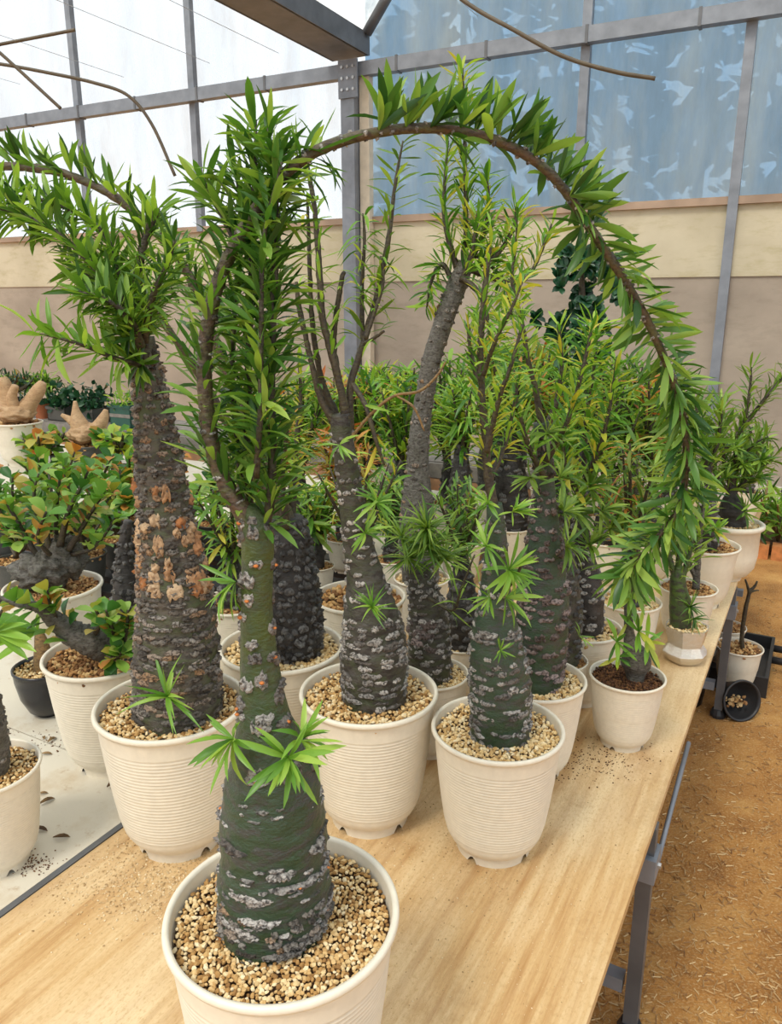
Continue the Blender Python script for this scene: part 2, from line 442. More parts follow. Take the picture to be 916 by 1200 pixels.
# floor
mb = MB(); mb.box(-30, 30, -12, 40, -0.3, 0.0)
S(mb.build('floor', M['ground']), 'bare orange sandy soil floor with straw and crumbs')
uC, zC = wall_hit(420, 93)                # the column head
uL, uR = -16.0, 7.0
zP = 0.5 * (wall_hit(0, 279)[1] + wall_hit(900, 238)[1])
zB = 0.5 * (wall_hit(95, 133)[1] + wall_hit(900, 19)[1])
# lower sheet wall, one sheet per field
mb = MB(); mb.box(uL, uR, 0.0, 0.02, 0.0, zP)
wall = S(mb.build('wall_back', M['panel'], None, loc=W0, rotz=RZ), 'beige plastic sheet wall low along the house end')
zS = 0.5 * (wall_hit(20, 342)[1] + wall_hit(800, 316)[1])
MB().box(uL, uR, -0.012, -0.001, zS, zP).build('upper_strip', M['panel_up'], wall)
mb = MB(); mb.box(uL, uR, -0.06, 0.09, 0.0, 0.16)
S(mb.build('baseboard_back', mat_plain('concrete_kerb', (0.50, 0.46, 0.41), 0.9, bumps=0.5), None, loc=W0, rotz=RZ), 'low grey concrete kerb under the sheet wall')
mb = MB(); mb.bar((uL, -0.02, zP), (uR, -0.02, zP), 0.05, 0.05)
S(mb.build('trim_1', mat_plain('rusty_rail', (0.36, 0.26, 0.19), 0.7, 0.2, var=0.25, scale=4), None, loc=W0, rotz=RZ), 'rust-stained rail along the top of the beige sheet')
# films above
def film(name, u0, u1, z0, z1, mat, lab):
    nx, nzz = 90, 24
    V = []; Q = []
    for i in range(nx + 1):
        for j in range(nzz + 1):
            u = u0 + (u1 - u0) * i / nx; z = z0 + (z1 - z0) * j / nzz
            V.append((u, 0.012 * noise.noise(Vector((u * 2, z * 1.2, 3))), z))
    for i in range(nx):
        for j in range(nzz):
            a = i * (nzz + 1) + j
            Q.append((a, a + nzz + 1, a + nzz + 2, a + 1))
    return S(put(name, mesh_arrays(name, V, Q, mat), None, W0, RZ), lab)
film('window_1', uL, uC, zP, 6.2, M['film_white'], 'milky white plastic film over the upper end wall')
film('window_2', uC + 0.06, uR, zP, 6.2, M['film_blue'], 'bluish clear plastic film with trees showing through')
# column with gusset plate
tr = S(house('trim_2'), 'wide grey steel column with a bolted head plate')
mb = MB(); mb.box(uC - 0.075, uC + 0.045, -0.16, -0.04, 0.0, zC + 0.05); mb.build('post', M['steel'], tr)
mb = MB(); mb.box(uC + 0.055, uC + 0.14, -0.09, -0.02, 0.0, zC + 0.02); mb.build('cladding_strip', mat_plain('cream_strip', (0.62, 0.54, 0.42), 0.6), tr)
gp = MB().box(uC - 0.085, uC + 0.085, -0.176, -0.161, zC - 0.17, zC + 0.10).build('gusset_plate', M['steel'], tr)
for bx_ in (-0.05, 0.0, 0.05):
    for bz_ in (-0.11, -0.03, 0.05):
        mb = MB(); mb.lathe([(0, 0), (0.012, 0), (0.012, 0.01), (0, 0.01)], 6)
        o = mb.build('bolt', M['bolt'], gp); o.location = (uC + bx_, -0.176, zC + bz_); o.rotation_euler = (math.pi / 2, 0, 0)
# tie beams
def beam(name, u0, u1, z, lab, h=0.10):
    t = S(house(name), lab)
    MB().box(u0, u1, -0.13, -0.05, z - h / 2, z + h / 2).build('tube', M['steel'], t)
    u = u0 + 0.35
    while u < u1:
        MB().box(u - 0.01, u + 0.01, -0.135, -0.045, z - h / 2 - 0.006, z + h / 2 + 0.006).build('clip', M['darksteel'], t)
        u += 0.72
beam('trim_3', uL, uC - 0.08, zB, 'grey steel tie beam across the milky film')
beam('trim_4', uC + 0.05, uR, zB, 'grey steel tie beam across the bluish film')
# slim posts
n_tr = 5
for (x, y, lab) in ((95, 133, 'slim grey upright bar in the milky film, farther from the column'), (229, 113, 'slim grey upright bar in the milky film beside the column'),
                    (686, 95, 'slim grey upright bar in the bluish film beside the column'), (874, 100, 'slim grey upright bar in front of the sheet, farthest from the column')):
    u, z = wall_hit(x, y)
    S(MB().box(u - 0.032, u + 0.032, -0.055, 0.0, 0.0 if x > 700 else zP - 0.02, 6.2).build('trim_%d' % n_tr, M['steel'], None, loc=W0, rotz=RZ), lab)
    n_tr += 1
# gutter beam that runs from the column into the house
zG = zC + 0.16
tr = S(house('trim_%d' % n_tr), 'wide grey gutter beam running overhead from the column'); n_tr += 1
mb = MB(); mb.box(uC - 0.20, uC + 0.12, -8.5, -0.05, zG - 0.02, zG); mb.box(uC - 0.21, uC - 0.19, -8.5, -0.05, zG - 0.02, zG + 0.13); mb.box(uC + 0.11, uC + 0.13, -8.5, -0.05, zG - 0.02, zG + 0.13)
mb.build('gutter_trough', M['darksteel'], tr)
prof = [(0.13, zG + 0.12), (0.75, zG + 0.85), (1.5, zG + 1.5), (2.7, zG + 2.1), (4.2, zG + 2.35), (6.5, zG + 2.35)]
for sgn, nm, lab in ((1, 'right', 'dark steel arch bar rising from the gutter over the bluish film'), (-1, 'left', 'dark steel arch bar rising from the gutter over the milky film')):
    pts = [(uC + sgn * u, -0.10, z) for u, z in prof]
    S(MB().rod(pts, 0.04, 8).build('trim_%d' % n_tr, M['darksteel'], None, True, W0, RZ), lab); n_tr += 1
V = []; Q = []
pr = catmull(np.array([(uC - u, z, 0) for u, z in prof[::-1]]), 16).tolist() + catmull(np.array([(uC + u, z, 0) for u, z in prof]), 16).tolist()
for yy in np.linspace(-9, 0.0, 10):
    for (u, z, _) in pr: V.append((u, yy, z + 0.05))
m_ = len(pr)
for i in range(9):
    for j in range(m_ - 1): Q.append((i * m_ + j, i * m_ + j + 1, (i + 1) * m_ + j + 1, (i + 1) * m_ + j))
ceil = S(put('ceiling', mesh_arrays('ceiling', V, Q, M['film_roof']), None, W0, RZ), 'pale translucent roof film over both bays of the house')
# thin wires under the left roof, parallel to the gutter
for k, (x, y) in enumerate(((30, 128), (150, 122), (250, 108), (330, 98), (380, 90), (560, 60), (760, 30))):
    u, z = wall_hit(x, y)
    z2 = z + 0.22
    o = MB().rod([(u, -0.03, z2), (u, -8.0, z2 + 0.02)], 0.0022, 5).build('wire', M['wire'], None, True, W0, RZ)
    o.parent = ceil; o.location = (0, 0, 0); o.rotation_euler = (0, 0, 0)

# ------------------------------------------------------------------ leaves
def leaf_verts(W, curl, fold, side, lo=False, shape='lance'):
    if lo: ts = [0, 0.4, 0.75, 1.0]
    else: ts = [0, 0.14, 0.36, 0.6, 0.83, 1.0]
    V = []; Q = []
    for t in ts:
        if shape == 'lance': w = W * 0.5 * (0.14 + 0.86 * math.sin(math.pi * min(1, t ** 1.15 * 0.98 + 0.02)) ** 0.85)
        elif shape == 'grass': w = W * 0.5 * (1 - t ** 2.2) * (0.6 + 0.4 * math.sin(math.pi * t))
        else: w = W * 0.5 * (0.10 + 0.90 * math.sin(math.pi * t ** 1.5) ** 0.6)
        if t >= 1: w = W * 0.02
        x = t * (1 - 0.35 * abs(curl) * t)
        z = -curl * t * t
        y = side * t * t
        V += [(x, y - w, z + fold * w), (x, y, z), (x, y + w, z + fold * w)]
    for i in range(len(ts) - 1):
        a = i * 3
        Q += [(a, a + 3, a + 4, a + 1), (a + 1, a + 4, a + 5, a + 2)]
    return np.array(V), np.array(Q)
SHAPES = {}
for shp, (W, cs) in {'lance': (0.152, (-0.10, 0.08, 0.32)), 'wide': (0.175, (-0.08, 0.10, 0.28)), 'grass': (0.085, (0.05, 0.25, 0.5)), 'strap': (0.118, (0.05, 0.28, 0.5)), 'round': (0.62, (0.05, 0.15, 0.3)), 'curly': (0.12, (0.3, 0.55, 0.8))}.items():
    s2 = {'lance': 'lance', 'wide': 'lance', 'grass': 'grass', 'strap': 'lance', 'round': 'round', 'curly': 'lance'}[shp]
    SHAPES[shp] = [leaf_verts(W * (0.9 + 0.12 * i), c, 0.45, sd, False, s2) for i, (c, sd) in enumerate(zip(cs, (0.05, -0.06, 0.09)))]
    SHAPES[shp + '_lo'] = [leaf_verts(W * (1.0 + 0.12 * i), c, 0.45, sd, True, s2) for i, (c, sd) in enumerate(zip(cs, (0.05, -0.06, 0.09)))]
LEAFMESH = {}
def leaf_mesh(shape, v, mat):
    k = (shape, v, mat)
    if k not in LEAFMESH:
        V, Q = SHAPES[shape][v]
        LEAFMESH[k] = mesh_arrays('leaf', V, Q, M[mat])
    return LEAFMESH[k]
def nrmz(a):
    return a / (np.linalg.norm(a) + 1e-9)

# ------------------------------------------------------------------ pots
def pot_profile(ribs=True, k=1.05):
    H = 2 * k
    P = []
    body = [(0.575, 0.0), (0.585, 0.13), (0.60, 0.15), (0.68, 0.235), (0.745, 0.36), (0.79, 0.55), (0.835, 0.85), (0.885, 1.25), (0.93, 1.7), (0.958, H - 0.11)]
    zz = [b[1] * (H - 0.11) / body[-1][1] if b[1] > 0.5 else b[1] for b in body]
    rr = [b[0] for b in body]
    P += [(rr[0], 0.0), (rr[1], 0.13), (rr[2], 0.15), (rr[3], 0.235), (rr[4], 0.36)]
    z = 0.40
    zt = H * 0.85
    if ribs:
        while z < zt:
            r = float(np.interp(z, zz, rr))
            P += [(r - 0.007, z), (r + 0.007, z + 0.017), (r + 0.007, z + 0.032)]
            z += 0.050
    else:
        for z in np.linspace(0.5, zt, 7): P.append((float(np.interp(z, zz, rr)), z))
    P += [(0.952, H - 0.16), (0.96, H - 0.12), (0.965, H - 0.085), (1.0, H - 0.075), (1.012, H - 0.045), (1.005, H - 0.012), (0.985, H), (0.955, H - 0.006), (0.945, H - 0.03), (0.925, H - 0.22), (0.86, H * 0.5), (0.60, 0.2), (0.0, 0.2)]
    return P
def pot_mesh(name, prof, seg, mat, notch=True):
    mb = MB(); mb.lathe(prof, seg)
    V = np.array(mb.v)
    if notch:
        n0 = V[:seg]
        for j in range(seg):
            a = (2 * math.pi * j / seg) % (math.pi / 2) - 0.85
            if abs(a) < 0.115: V[j, 2] = 0.10 * math.sqrt(max(0, 1 - (a / 0.115) ** 2))
    return mesh_arrays(name, V, mb.q, mat, True)
POT = {}
def get_pot(kind, k):
    key = (kind, round(k, 2))
    if key in POT: return POT[key]
    if kind == 'ribbed': me = pot_mesh('pot', pot_profile(True, k), 108, M['cream'])
    elif kind == 'smooth': me = pot_mesh('pot', pot_profile(False, k), 72, M['cream2'])
    elif kind == 'dark': me = pot_mesh('pot', pot_profile(False, k), 48, M['greypot'])
    elif kind == 'black': me = pot_mesh('pot', [(0.40, 0), (0.42, 0.06), (0.62, 0.2), (0.84, 0.7), (0.95, 1.3), (0.97, 2 * k - 0.1), (1.0, 2 * k - 0.08), (1.0, 2 * k), (0.94, 2 * k), (0.92, 2 * k - 0.2), (0.7, 0.5), (0, 0.3)], 48, M['blackpot'], False)
    elif kind == 'terracotta': me = pot_mesh('pot', [(0.68, 0), (0.9, 2 * k - 0.4), (1.0, 2 * k - 0.4), (1.0, 2 * k), (0.9, 2 * k), (0.85, 2 * k - 0.3), (0, 0.3)], 32, M['terracotta'], False)
    elif kind == 'bowl': me = pot_mesh('pot', [(0.50, 0), (0.52, 0.12), (0.70, 0.22), (0.88, 0.5), (0.95, 0.95), (0.95, 2 * k - 0.25), (1.0, 2 * k - 0.22), (1.08, 2 * k - 0.14), (1.08, 2 * k - 0.04), (1.02, 2 * k), (0.94, 2 * k - 0.02), (0.9, 2 * k - 0.3), (0.6, 0.4), (0, 0.3)], 64, M['cream2'], False)
    elif kind == 'silver':
        H = 2 * k
        mb = MB(); mb.lathe([(0.62, 0), (0.78, 0.10), (1.0, 0.42), (1.04, 0.55), (0.86, 0.82), (0.80, 0.95), (0.86, 1.15), (0.98, H - 0.12), (1.0, H), (0.90, H), (0.86, H - 0.3), (0, H - 0.5)], 12)
        V = np.array(mb.v)
        a = np.arctan2(V[:, 1], V[:, 0])
        f = 1 + 0.05 * np.where((np.round(a / (2 * np.pi / 12)).astype(int) % 2) == 0, 1, -0.5)
        V[:, 0] *= f; V[:, 1] *= f
        me = mesh_arrays('pot', V, mb.q, M['silver'], False)
    POT[key] = me
    return me
ICO = None
def ico():
    t = (1 + 5 ** 0.5) / 2
    V = np.array([(-1, t, 0), (1, t, 0), (-1, -t, 0), (1, -t, 0), (0, -1, t), (0, 1, t), (0, -1, -t), (0, 1, -t), (t, 0, -1), (t, 0, 1), (-t, 0, -1), (-t, 0, 1)], float) / math.sqrt(1 + t * t)
    Fc = np.array([(0, 11, 5), (0, 5, 1), (0, 1, 7), (0, 7, 10), (0, 10, 11), (1, 5, 9), (5, 11, 4), (11, 10, 2), (10, 7, 6), (7, 1, 8), (3, 9, 4), (3, 4, 2), (3, 2, 6), (3, 6, 8), (3, 8, 9), (4, 9, 5), (2, 4, 11), (6, 2, 10), (8, 6, 7), (9, 8, 1)])
    return V, Fc
ICOV, ICOF = ico()
def stones(P, size, flat=0.75, jit=0.28):
    """a joined heap of small angular stones at the points P with radii size"""
    n = len(P)
    J = ICOV[None] * (1 + jit * rng.uniform(-1, 1, (n, 12, 1)))
    sc = np.stack([rng.uniform(0.8, 1.35, n), rng.uniform(0.7, 1.05, n), rng.uniform(flat - 0.15, flat + 0.15, n)], 1)
    J = J * sc[:, None, :] * np.asarray(size)[:, None, None]
    a = rng.uniform(0, 2 * np.pi, n); b = rng.uniform(-0.6, 0.6, n)
    ca, sa, cb, sb = np.cos(a), np.sin(a), np.cos(b), np.sin(b)
    x = J[..., 0] * cb[:, None] - J[..., 2] * sb[:, None]; z = J[..., 0] * sb[:, None] + J[..., 2] * cb[:, None]; y = J[..., 1]
    V = np.stack([x * ca[:, None] - y * sa[:, None], x * sa[:, None] + y * ca[:, None], z], -1) + np.asarray(P)[:, None, :]
    Q = ICOF[None] + (np.arange(n) * 12)[:, None, None]
    A = np.repeat(rng.uniform(0, 1, n), 12)
    return V.reshape(-1, 3), Q.reshape(-1, 3), A
GRAV = {}
def gravel_mesh(n, r, mat):
    key = (n, mat)
    if key in GRAV: return GRAV[key]
    # sunflower layout, unit radius, two layers
    i = np.arange(n) + 0.5
    rad = np.sqrt(i / n) * 0.985; ang = i * 2.399963
    s = 1.0 / math.sqrt(n)
    P = np.stack([rad * np.cos(ang), rad * np.sin(ang), np.zeros(n)], 1)
    P[:, :2] += rng.uniform(-0.5, 0.5, (n, 2)) * s
    P[:, 2] = rng.uniform(-0.6, 0.6, n) * s + 0.03 * np.sin(P[:, 0] * 5 + 1) * np.cos(P[:, 1] * 4)
    V, Q, A = stones(P, rng.uniform(0.75, 1.35, n) * s)
    d = 24
    me = mesh_arrays('gravel', V, Q, M[mat], False, A)
    GRAV[key] = me
    return me
DISC = None
def disc_mesh():
    global DISC
    if DISC is None:
        mb = MB(); mb.lathe([(0.0, 0.0), (0.5, 0.0), (1.0, 0.0)], 32)
        DISC = mb.mesh('soil_bed', M['soil'], True)
    return DISC

# ------------------------------------------------------------------ potted plant
class Plant:
    def __init__(s, name, label, cx, cy, w, k=1.05, pot='ribbed', fill='gravel', n=620, base_z=BENCH_Z, group=None, cat='potted plant', Y=None, level=0.14, indiv=0):
        d = ray(cx, cy)
        h = CAM_H - base_z
        z = h / (-d.z + k * w / F)
        s.R = w * z / F / 2
        c = Vector((0, 0, CAM_H)) + d * z
        s.base = Vector((c.x, c.y, base_z)); s.Y = c.y; s.k = k
        s.root = empty(name, s.base)
        tag(s.root, label, cat, group)
        s.pot = put('pot', get_pot(pot, k), s.root)
        s.pot.scale = (s.R,) * 3
        s.top = base_z + s.R * (2 * k - level)
        s.leaves = []; s.indiv = indiv; s.scarV = []; s.scarQ = []; s.scarA = []; s.nsc = 0
        gr = s.R * 0.925
        bed = put('soil_bed', disc_mesh(), s.root); bed.location = (0, 0, s.top - base_z - 0.006); bed.scale = (gr, gr, 1)
        g = put('gravel', gravel_mesh(n, 1, fill), s.root)
        g.location = (0, 0, s.top - base_z); g.scale = (gr, gr, gr)
        tag(g, kind='stuff')
        s.parts = []
    def px(s, x, y, dy=0.0):
        return at_y(x, y, s.Y + dy)
    def tube(s, pts, n=None):
        """pts: (px, py, width px[, dy]) in the upright plane through the pot"""
        P = []; R = []
        for q in pts:
            p = s.px(q[0], q[1], q[3] if len(q) > 3 else 0)
            P.append(p); R.append(q[2] * 0.5 * depth(p) / F)
        return Tube(P, R, n)
    def mesh_tube(s, name, t, mat, seg=10, disp=None, cap=True):
        V, Q = t.surface(seg, disp, cap)
        V = V - np.array(s.base)[None]
        return put(name, mesh_arrays(name, V, Q, M[mat]), s.root)
    def trunk(s, pts, mat='trunkB', seg=40, n=110, amp=0.05, name='trunk'):
        pts = list(pts)
        t0 = s.px(*pts[0][:2]); 
        P = [t0 + Vector((0, 0, -max(0.02, t0.z - s.top + 0.025)))]
        R = [pts[0][2] * 0.47 * depth(t0) / F]
        for q in pts:
            p = s.px(q[0], q[1], q[3] if len(q) > 3 else 0)
            P.append(p); R.append(q[2] * 0.5 * depth(p) / F)
        t = Tube(P, R, n)
        sd = random.random() * 50
        def disp(t, a):
            D = np.ones((t.n, len(a)))
            for i in range(t.n):
                sc = 0.9 / max(t.r[i], 0.008)
                for j, x in enumerate(a):
                    p = Vector((math.cos(x) * 1.6, math.sin(x) * 1.6, t.cum[i] * 34 + sd))
                    p2 = Vector((math.cos(x) * 5, math.sin(x) * 5, t.cum[i] * 150 + sd))
                    D[i, j] = 1 + amp * noise.noise(p) + amp * 0.55 * noise.noise(p2)
            return D
        o = s.mesh_tube(name, t, mat, seg, disp)
        return t, o
    def scar_patch(s, t, tt, ang, da, dl, H, nu=9, nv=6, rough=0.7):
        """one raised leaf scar wrapped round the trunk: half angle da, half length dl (m)"""
        V = []
        sd = random.random() * 100
        for i in range(nu):
            u = -1 + 2 * i / (nu - 1)
            for j in range(nv):
                v = -1 + 2 * j / (nv - 1)
                vv = v * (1 - 0.35 * u * u) * (1 + 0.7 * noise.noise(Vector((u * 3.2, sd, 9)))) + 0.55 * noise.noise(Vector((u * 1.8, sd, 0)))
                p, T, N, B, r = t.frame(tt + vv * dl / t.len)
                a = ang + u * da * (1 - 0.2 * abs(v)) + 0.15 * da * noise.noise(Vector((v * 2, sd, 5)))
                e = max(0, 1 - u ** 4) * max(0, 1 - v ** 4)
                h = H * (e ** 0.5) * (0.8 + rough * 1.5 * noise.noise(Vector((u * 3.0 * max(1, da / 0.25), v * 2.0, sd))) + 0.8 * noise.noise(Vector((u * 7 * max(1, da / 0.25), v * 3.5, sd)))) - (0.0016 if e < 0.02 else 0)
                V.append(p + (N * math.cos(a) + B * math.sin(a)) * (r * 1.005 + h))
        Q = [(i * nv + j, i * nv + j + 1, (i + 1) * nv + j + 1, (i + 1) * nv + j) for i in range(nu - 1) for j in range(nv - 1)]
        return np.array(V), np.array(Q)
    def scars(s, t, a, b, row, da, dl, H, cover=0.7, mat='scarB', parent=None, single=False, buds=0, nu=7, nv=5, front=False):
        """rows of scars between the fractions a..b of the trunk"""
        x = a * t.len; out = []
        while x < b * t.len:
            p, T, N, B, r = t.frame(x / t.len)
            phi = random.random() * 6.28; end = phi + 6.28
            while phi < end:
                w = random.uniform(*da)
                if random.random() < cover:
                    tt = (x + random.uniform(-0.3, 0.3) * row) / t.len
                    if 0.01 < tt < 0.995 and (not front or (N * math.cos(phi) + B * math.sin(phi))[1] < 0.35):
                        V, Q = s.scar_patch(t, tt, phi, w * 0.5, dl * random.uniform(0.7, 1.3), H * random.uniform(0.6, 1.4), nu, nv)
                        out.append((V - np.array(s.base), Q, tt, phi))
                phi += w * random.uniform(1.0, 1.35)
            x += row * random.uniform(0.85, 1.2)
        if single:
            for V, Q, tt, phi in out:
                o = put('leaf_scar', mesh_arrays('leaf_scar', V, Q, M[mat]), parent)
                if random.random() < buds:
                    p, T, N, B, r = t.frame(tt)
                    e = N * math.cos(phi) + B * math.sin(phi)
                    rr = random.uniform(0.0016, 0.0026)
                    put('bud', mesh_arrays('bud', ICOV * rr * np.array([1.2, 1.0, 0.8]), ICOF, M['bud']), parent, Vector(p + e * (r + H * 0.9) - np.array(s.base)))
        elif out:
            n = 0; Vs = []; Qs = []; As = []
            for V, Q, *_ in out:
                Vs.append(V); Qs.append(Q + n); n += len(V); As.append(np.full(len(V), random.random()))
            tag(put('bark_scars', mesh_arrays('bark_scars', np.vstack(Vs), np.vstack(Qs), M[mat], True, np.concatenate(As)), s.root), kind='stuff')
    def leaf(s, pos, d, up, L, mat, shape, owner=None):
        s.leaves.append((np.asarray(pos, float), np.asarray(d, float), np.asarray(up, float), L, mat, shape, owner))
    def along(s, t, a, b, n, Lpx, mat='leafB', tilt=60, up=0.25, shape='lance', sky=0.0, clump=1, fan=25, owner=None, grow=0.0, vary=0.3):
        for i in range(n):
            tt = a + (b - a) * (i + random.random()) / n
            p, T, N, B, r = t.frame(tt)
            ph = i * 2.39996 + random.uniform(-0.5, 0.5)
            R = N * math.cos(ph) + B * math.sin(ph)
            if sky and R[2] < 0 and random.random() < sky: R = -R
            L0 = Lpx * (s.Y * 0.98) / F
            for c in range(clump):
                ti = math.radians(tilt + random.uniform(-26, 26))
                R2 = nrmz(R + rng.normal(0, math.radians(fan), 3)) if clump > 1 else R
                d = nrmz(T * math.cos(ti) + R2 * math.sin(ti) + np.array([0, 0, up]) + rng.normal(0, 0.20, 3))
                L = L0 * random.uniform(1 - vary, 1 + vary * 0.6) * (1 - grow * tt)
                un = nrmz(np.array([0, 0, 1.0]) * 0.9 + T * 0.5 + rng.normal(0, 0.35, 3))
                s.leaf(p + R * r * 0.9, d, un, L, mat, shape, owner)
    def tuft(s, x, y, n, Lpx, mat='leafTuft', shape='lance', axis=(0, -0.6, 0.5), spread=1.0, dy=0.0, owner=None):
        p = np.array(s.px(x, y, dy)); ax = nrmz(np.array(axis, float))
        for i in range(n):
            v = nrmz(rng.normal(0, 1, 3)); v = nrmz(v - ax * v.dot(ax))
            q = random.uniform(0.15, 1.0) * spread
            d = nrmz(ax * math.cos(q * 1.45) + v * math.sin(q * 1.45))
            s.leaf(p, d, nrmz(ax + np.array([0, 0, 0.5]) + rng.normal(0, 0.2, 3)), Lpx * s.Y / F * random.uniform(0.65, 1.1), mat, shape, owner)
    def stem(s, pts, mat='stem', seg=8, n=None, bumps=0.06, name='stem'):
        t = s.tube(pts, n or max(10, len(pts) * 7))
        V, Q = t.surface(seg, (lambda t, a: 1 + bumps * rng.normal(0, 1, (t.n, len(a)))), True)
        o = put(name, mesh_arrays(name, V - np.array(s.base), Q, M[mat]), s.root)
        return t, o
    def finish(s, lo=False):
        """the largest leaves become parts of their own, the rest one joined part"""
        if not s.leaves: return
        def size(l): return l[3] / max(0.2, depth(l[0]))
        L = sorted(s.leaves, key=size, reverse=True)
        big, rest = L[:s.indiv], L[s.indiv:]
        def frame(l):
            d = nrmz(l[1]); u = l[2] - d * l[2].dot(d)
            if np.linalg.norm(u) < 0.05: u = np.array([0.3, -0.5, 0.7]) - d * np.dot(np.array([0.3, -0.5, 0.7]), d)
            u = nrmz(u); y = np.cross(u, d)
            return d, y, u
        for l in big:
            d, y, u = frame(l)
            o = bpy.data.objects.new('leaf', leaf_mesh(l[5], random.randrange(3), l[4]))
            COL.objects.link(o)
            o.parent = l[6] if l[6] is not None else s.root
            q = l[0] - np.array(s.base)
            k = l[3]
            o.matrix_local = Matrix(((d[0] * k, y[0] * k, u[0] * k, q[0]), (d[1] * k, y[1] * k, u[1] * k, q[1]), (d[2] * k, y[2] * k, u[2] * k, q[2]), (0, 0, 0, 1)))
        by = {}
        for l in rest: by.setdefault(l[4], []).append(l)
        for mat, ls in by.items():
            Vs = []; Qs = []; As = []; n = 0
            for l in ls:
                d, y, u = frame(l)
                V0, Q0 = SHAPES[l[5] + ('_lo' if lo else '')][random.randrange(3)]
                V = (V0 @ np.stack([d, y, u])) * l[3] + (l[0] - np.array(s.base))
                Vs.append(V); Qs.append(Q0 + n); n += len(V); As.append(np.full(len(V), random.random()))
            tag(put('foliage', mesh_arrays('foliage', np.vstack(Vs), np.vstack(Qs), M[mat], True, np.concatenate(As)), s.root), kind='stuff')

# ------------------------------------------------------------------ benches
BA = math.radians(28.8)
BX = Vector((math.cos(BA), -math.sin(BA), 0)); BY = Vector((math.sin(BA), math.cos(BA), 0))
E0 = on_z(772, 950, BENCH_Z)                          # on the free edge of the plywood, where the first leg stands
S0 = on_z(75, 1014, BENCH_Z)                          # on the joint to the white boards
bw = (E0 - S0).dot(BX)                                # plywood width
sy = (S0 - E0).dot(BY)
bench = empty('plywood_bench', (E0.x, E0.y, 0), -BA)
tag(bench, 'long greenhouse bench with a bare plywood top on grey steel legs', 'bench')
TH = 0.018
Y0b, Y1b = -1.15, 2.55
seams = [Y0b, 1.42, Y1b]
for i in range(2):
    MB().box(-bw + 0.012, 0.0, seams[i] + 0.001, seams[i + 1] - 0.001, BENCH_Z - TH, BENCH_Z).build('plywood_sheet', M['ply'], bench)
MB().box(-bw, -bw + 0.011, Y0b, Y1b, BENCH_Z - 0.05, BENCH_Z + 0.002).build('edge_strip', M['darksteel'], bench)
MB().bar((-0.03, Y0b, BENCH_Z - TH - 0.021), (-0.03, Y1b, BENCH_Z - TH - 0.021), 0.04, 0.04).build('rail', M['steel'], bench)
MB().bar((-bw + 0.05, Y0b, BENCH_Z - TH - 0.021), (-bw + 0.05, Y1b, BENCH_Z - TH - 0.021), 0.04, 0.04).build('rail', M['steel'], bench)
for ly in (-0.02, 1.38, 2.40):
    for lx, lw in ((-0.010 if ly < 2 else -0.2, 0.027), (-bw + 0.05, 0.036)):
        lg = MB().bar((lx, ly, 0.03), (lx, ly, BENCH_Z - TH), lw).build('leg', M['darksteel'] if lx > -0.1 else M['steel'], bench)
        mb = MB(); mb.lathe([(0, 0), (0.026, 0), (0.026, 0.012), (0.019, 0.03), (0, 0.03)], 12, (lx, ly, 0.0)); mb.build('foot', M['blackpl'], lg)
    if ly < 2:
        pl = MB().box(-0.04, 0.010, ly - 0.028, ly + 0.028, BENCH_Z - 0.125, BENCH_Z - 0.075).build('clamp_plate', M['steel'], bench)
        mb = MB(); mb.lathe([(0, 0), (0.006, 0), (0.006, 0.006), (0, 0.006)], 6)
        o = mb.build('bolt', M['bolt'], pl); o.location = (0.010, ly, BENCH_Z - 0.10); o.rotation_euler = (0, math.pi / 2, 0)
    MB().bar((-bw + 0.06, ly, 0.115), (-0.03, ly, 0.115), 0.03).build('crossbar', M['steel'], bench)
MB().rod([(0.006, -0.01, BENCH_Z - 0.112), (0.008, 0.31, BENCH_Z - 0.024)], 0.005, 6).build('brace', M['steel'], bench, True)

wb = empty('white_bench', (E0.x, E0.y, 0), -BA)
tag(wb, 'low bench of off-white painted boards with a thin joint, beside the plywood bench', 'bench')
wy = (on_z(50, 868, BENCH_Z) - E0).dot(BY)
wend = (on_z(20, 715, BENCH_Z) - E0).dot(BY)
for (a, b) in ((Y0b, wy - 0.0015), (wy + 0.0015, wend)):
    MB().box(-bw - 1.4, -bw - 0.003, a, b, BENCH_Z - TH, BENCH_Z).build('white_board', M['white'], wb)
for lx in (-bw - 0.06, -bw - 1.34):
    for ly in (Y0b + 0.3, wend - 0.08):
        MB().bar((lx, ly, 0.0), (lx, ly, BENCH_Z - TH), 0.036).build('leg', M['steel'], wb)
MB().bar((-bw - 0.06, Y0b, BENCH_Z - 0.04), (-bw - 0.06, wend, BENCH_Z - 0.04), 0.036).build('rail', M['steel'], wb)

fb = empty('far_bench', (E0.x, E0.y, 0), -BA)
tag(fb, 'far bench with a pale board top carrying tan swollen-stem plants', 'bench')
fy0 = (on_z(4, 578, BENCH_Z) - E0).dot(BY); fy1 = 2.10
MB().box(-bw - 4.2, -bw - 0.05, fy0, fy1, BENCH_Z - TH, BENCH_Z).build('white_board', M['white'], fb)
for lx in (-bw - 0.1, -bw - 1.4, -bw - 2.7, -bw - 4.1):
    for ly in (fy0 + 0.06, fy1 - 0.06):
        MB().bar((lx, ly, 0.0), (lx, ly, BENCH_Z - TH), 0.036).build('leg', M['steel'], fb)
MB().bar((-bw - 4.2, fy0 + 0.02, BENCH_Z - 0.04), (-bw - 0.05, fy0 + 0.02, BENCH_Z - 0.04), 0.036).build('rail', M['steel'], fb)

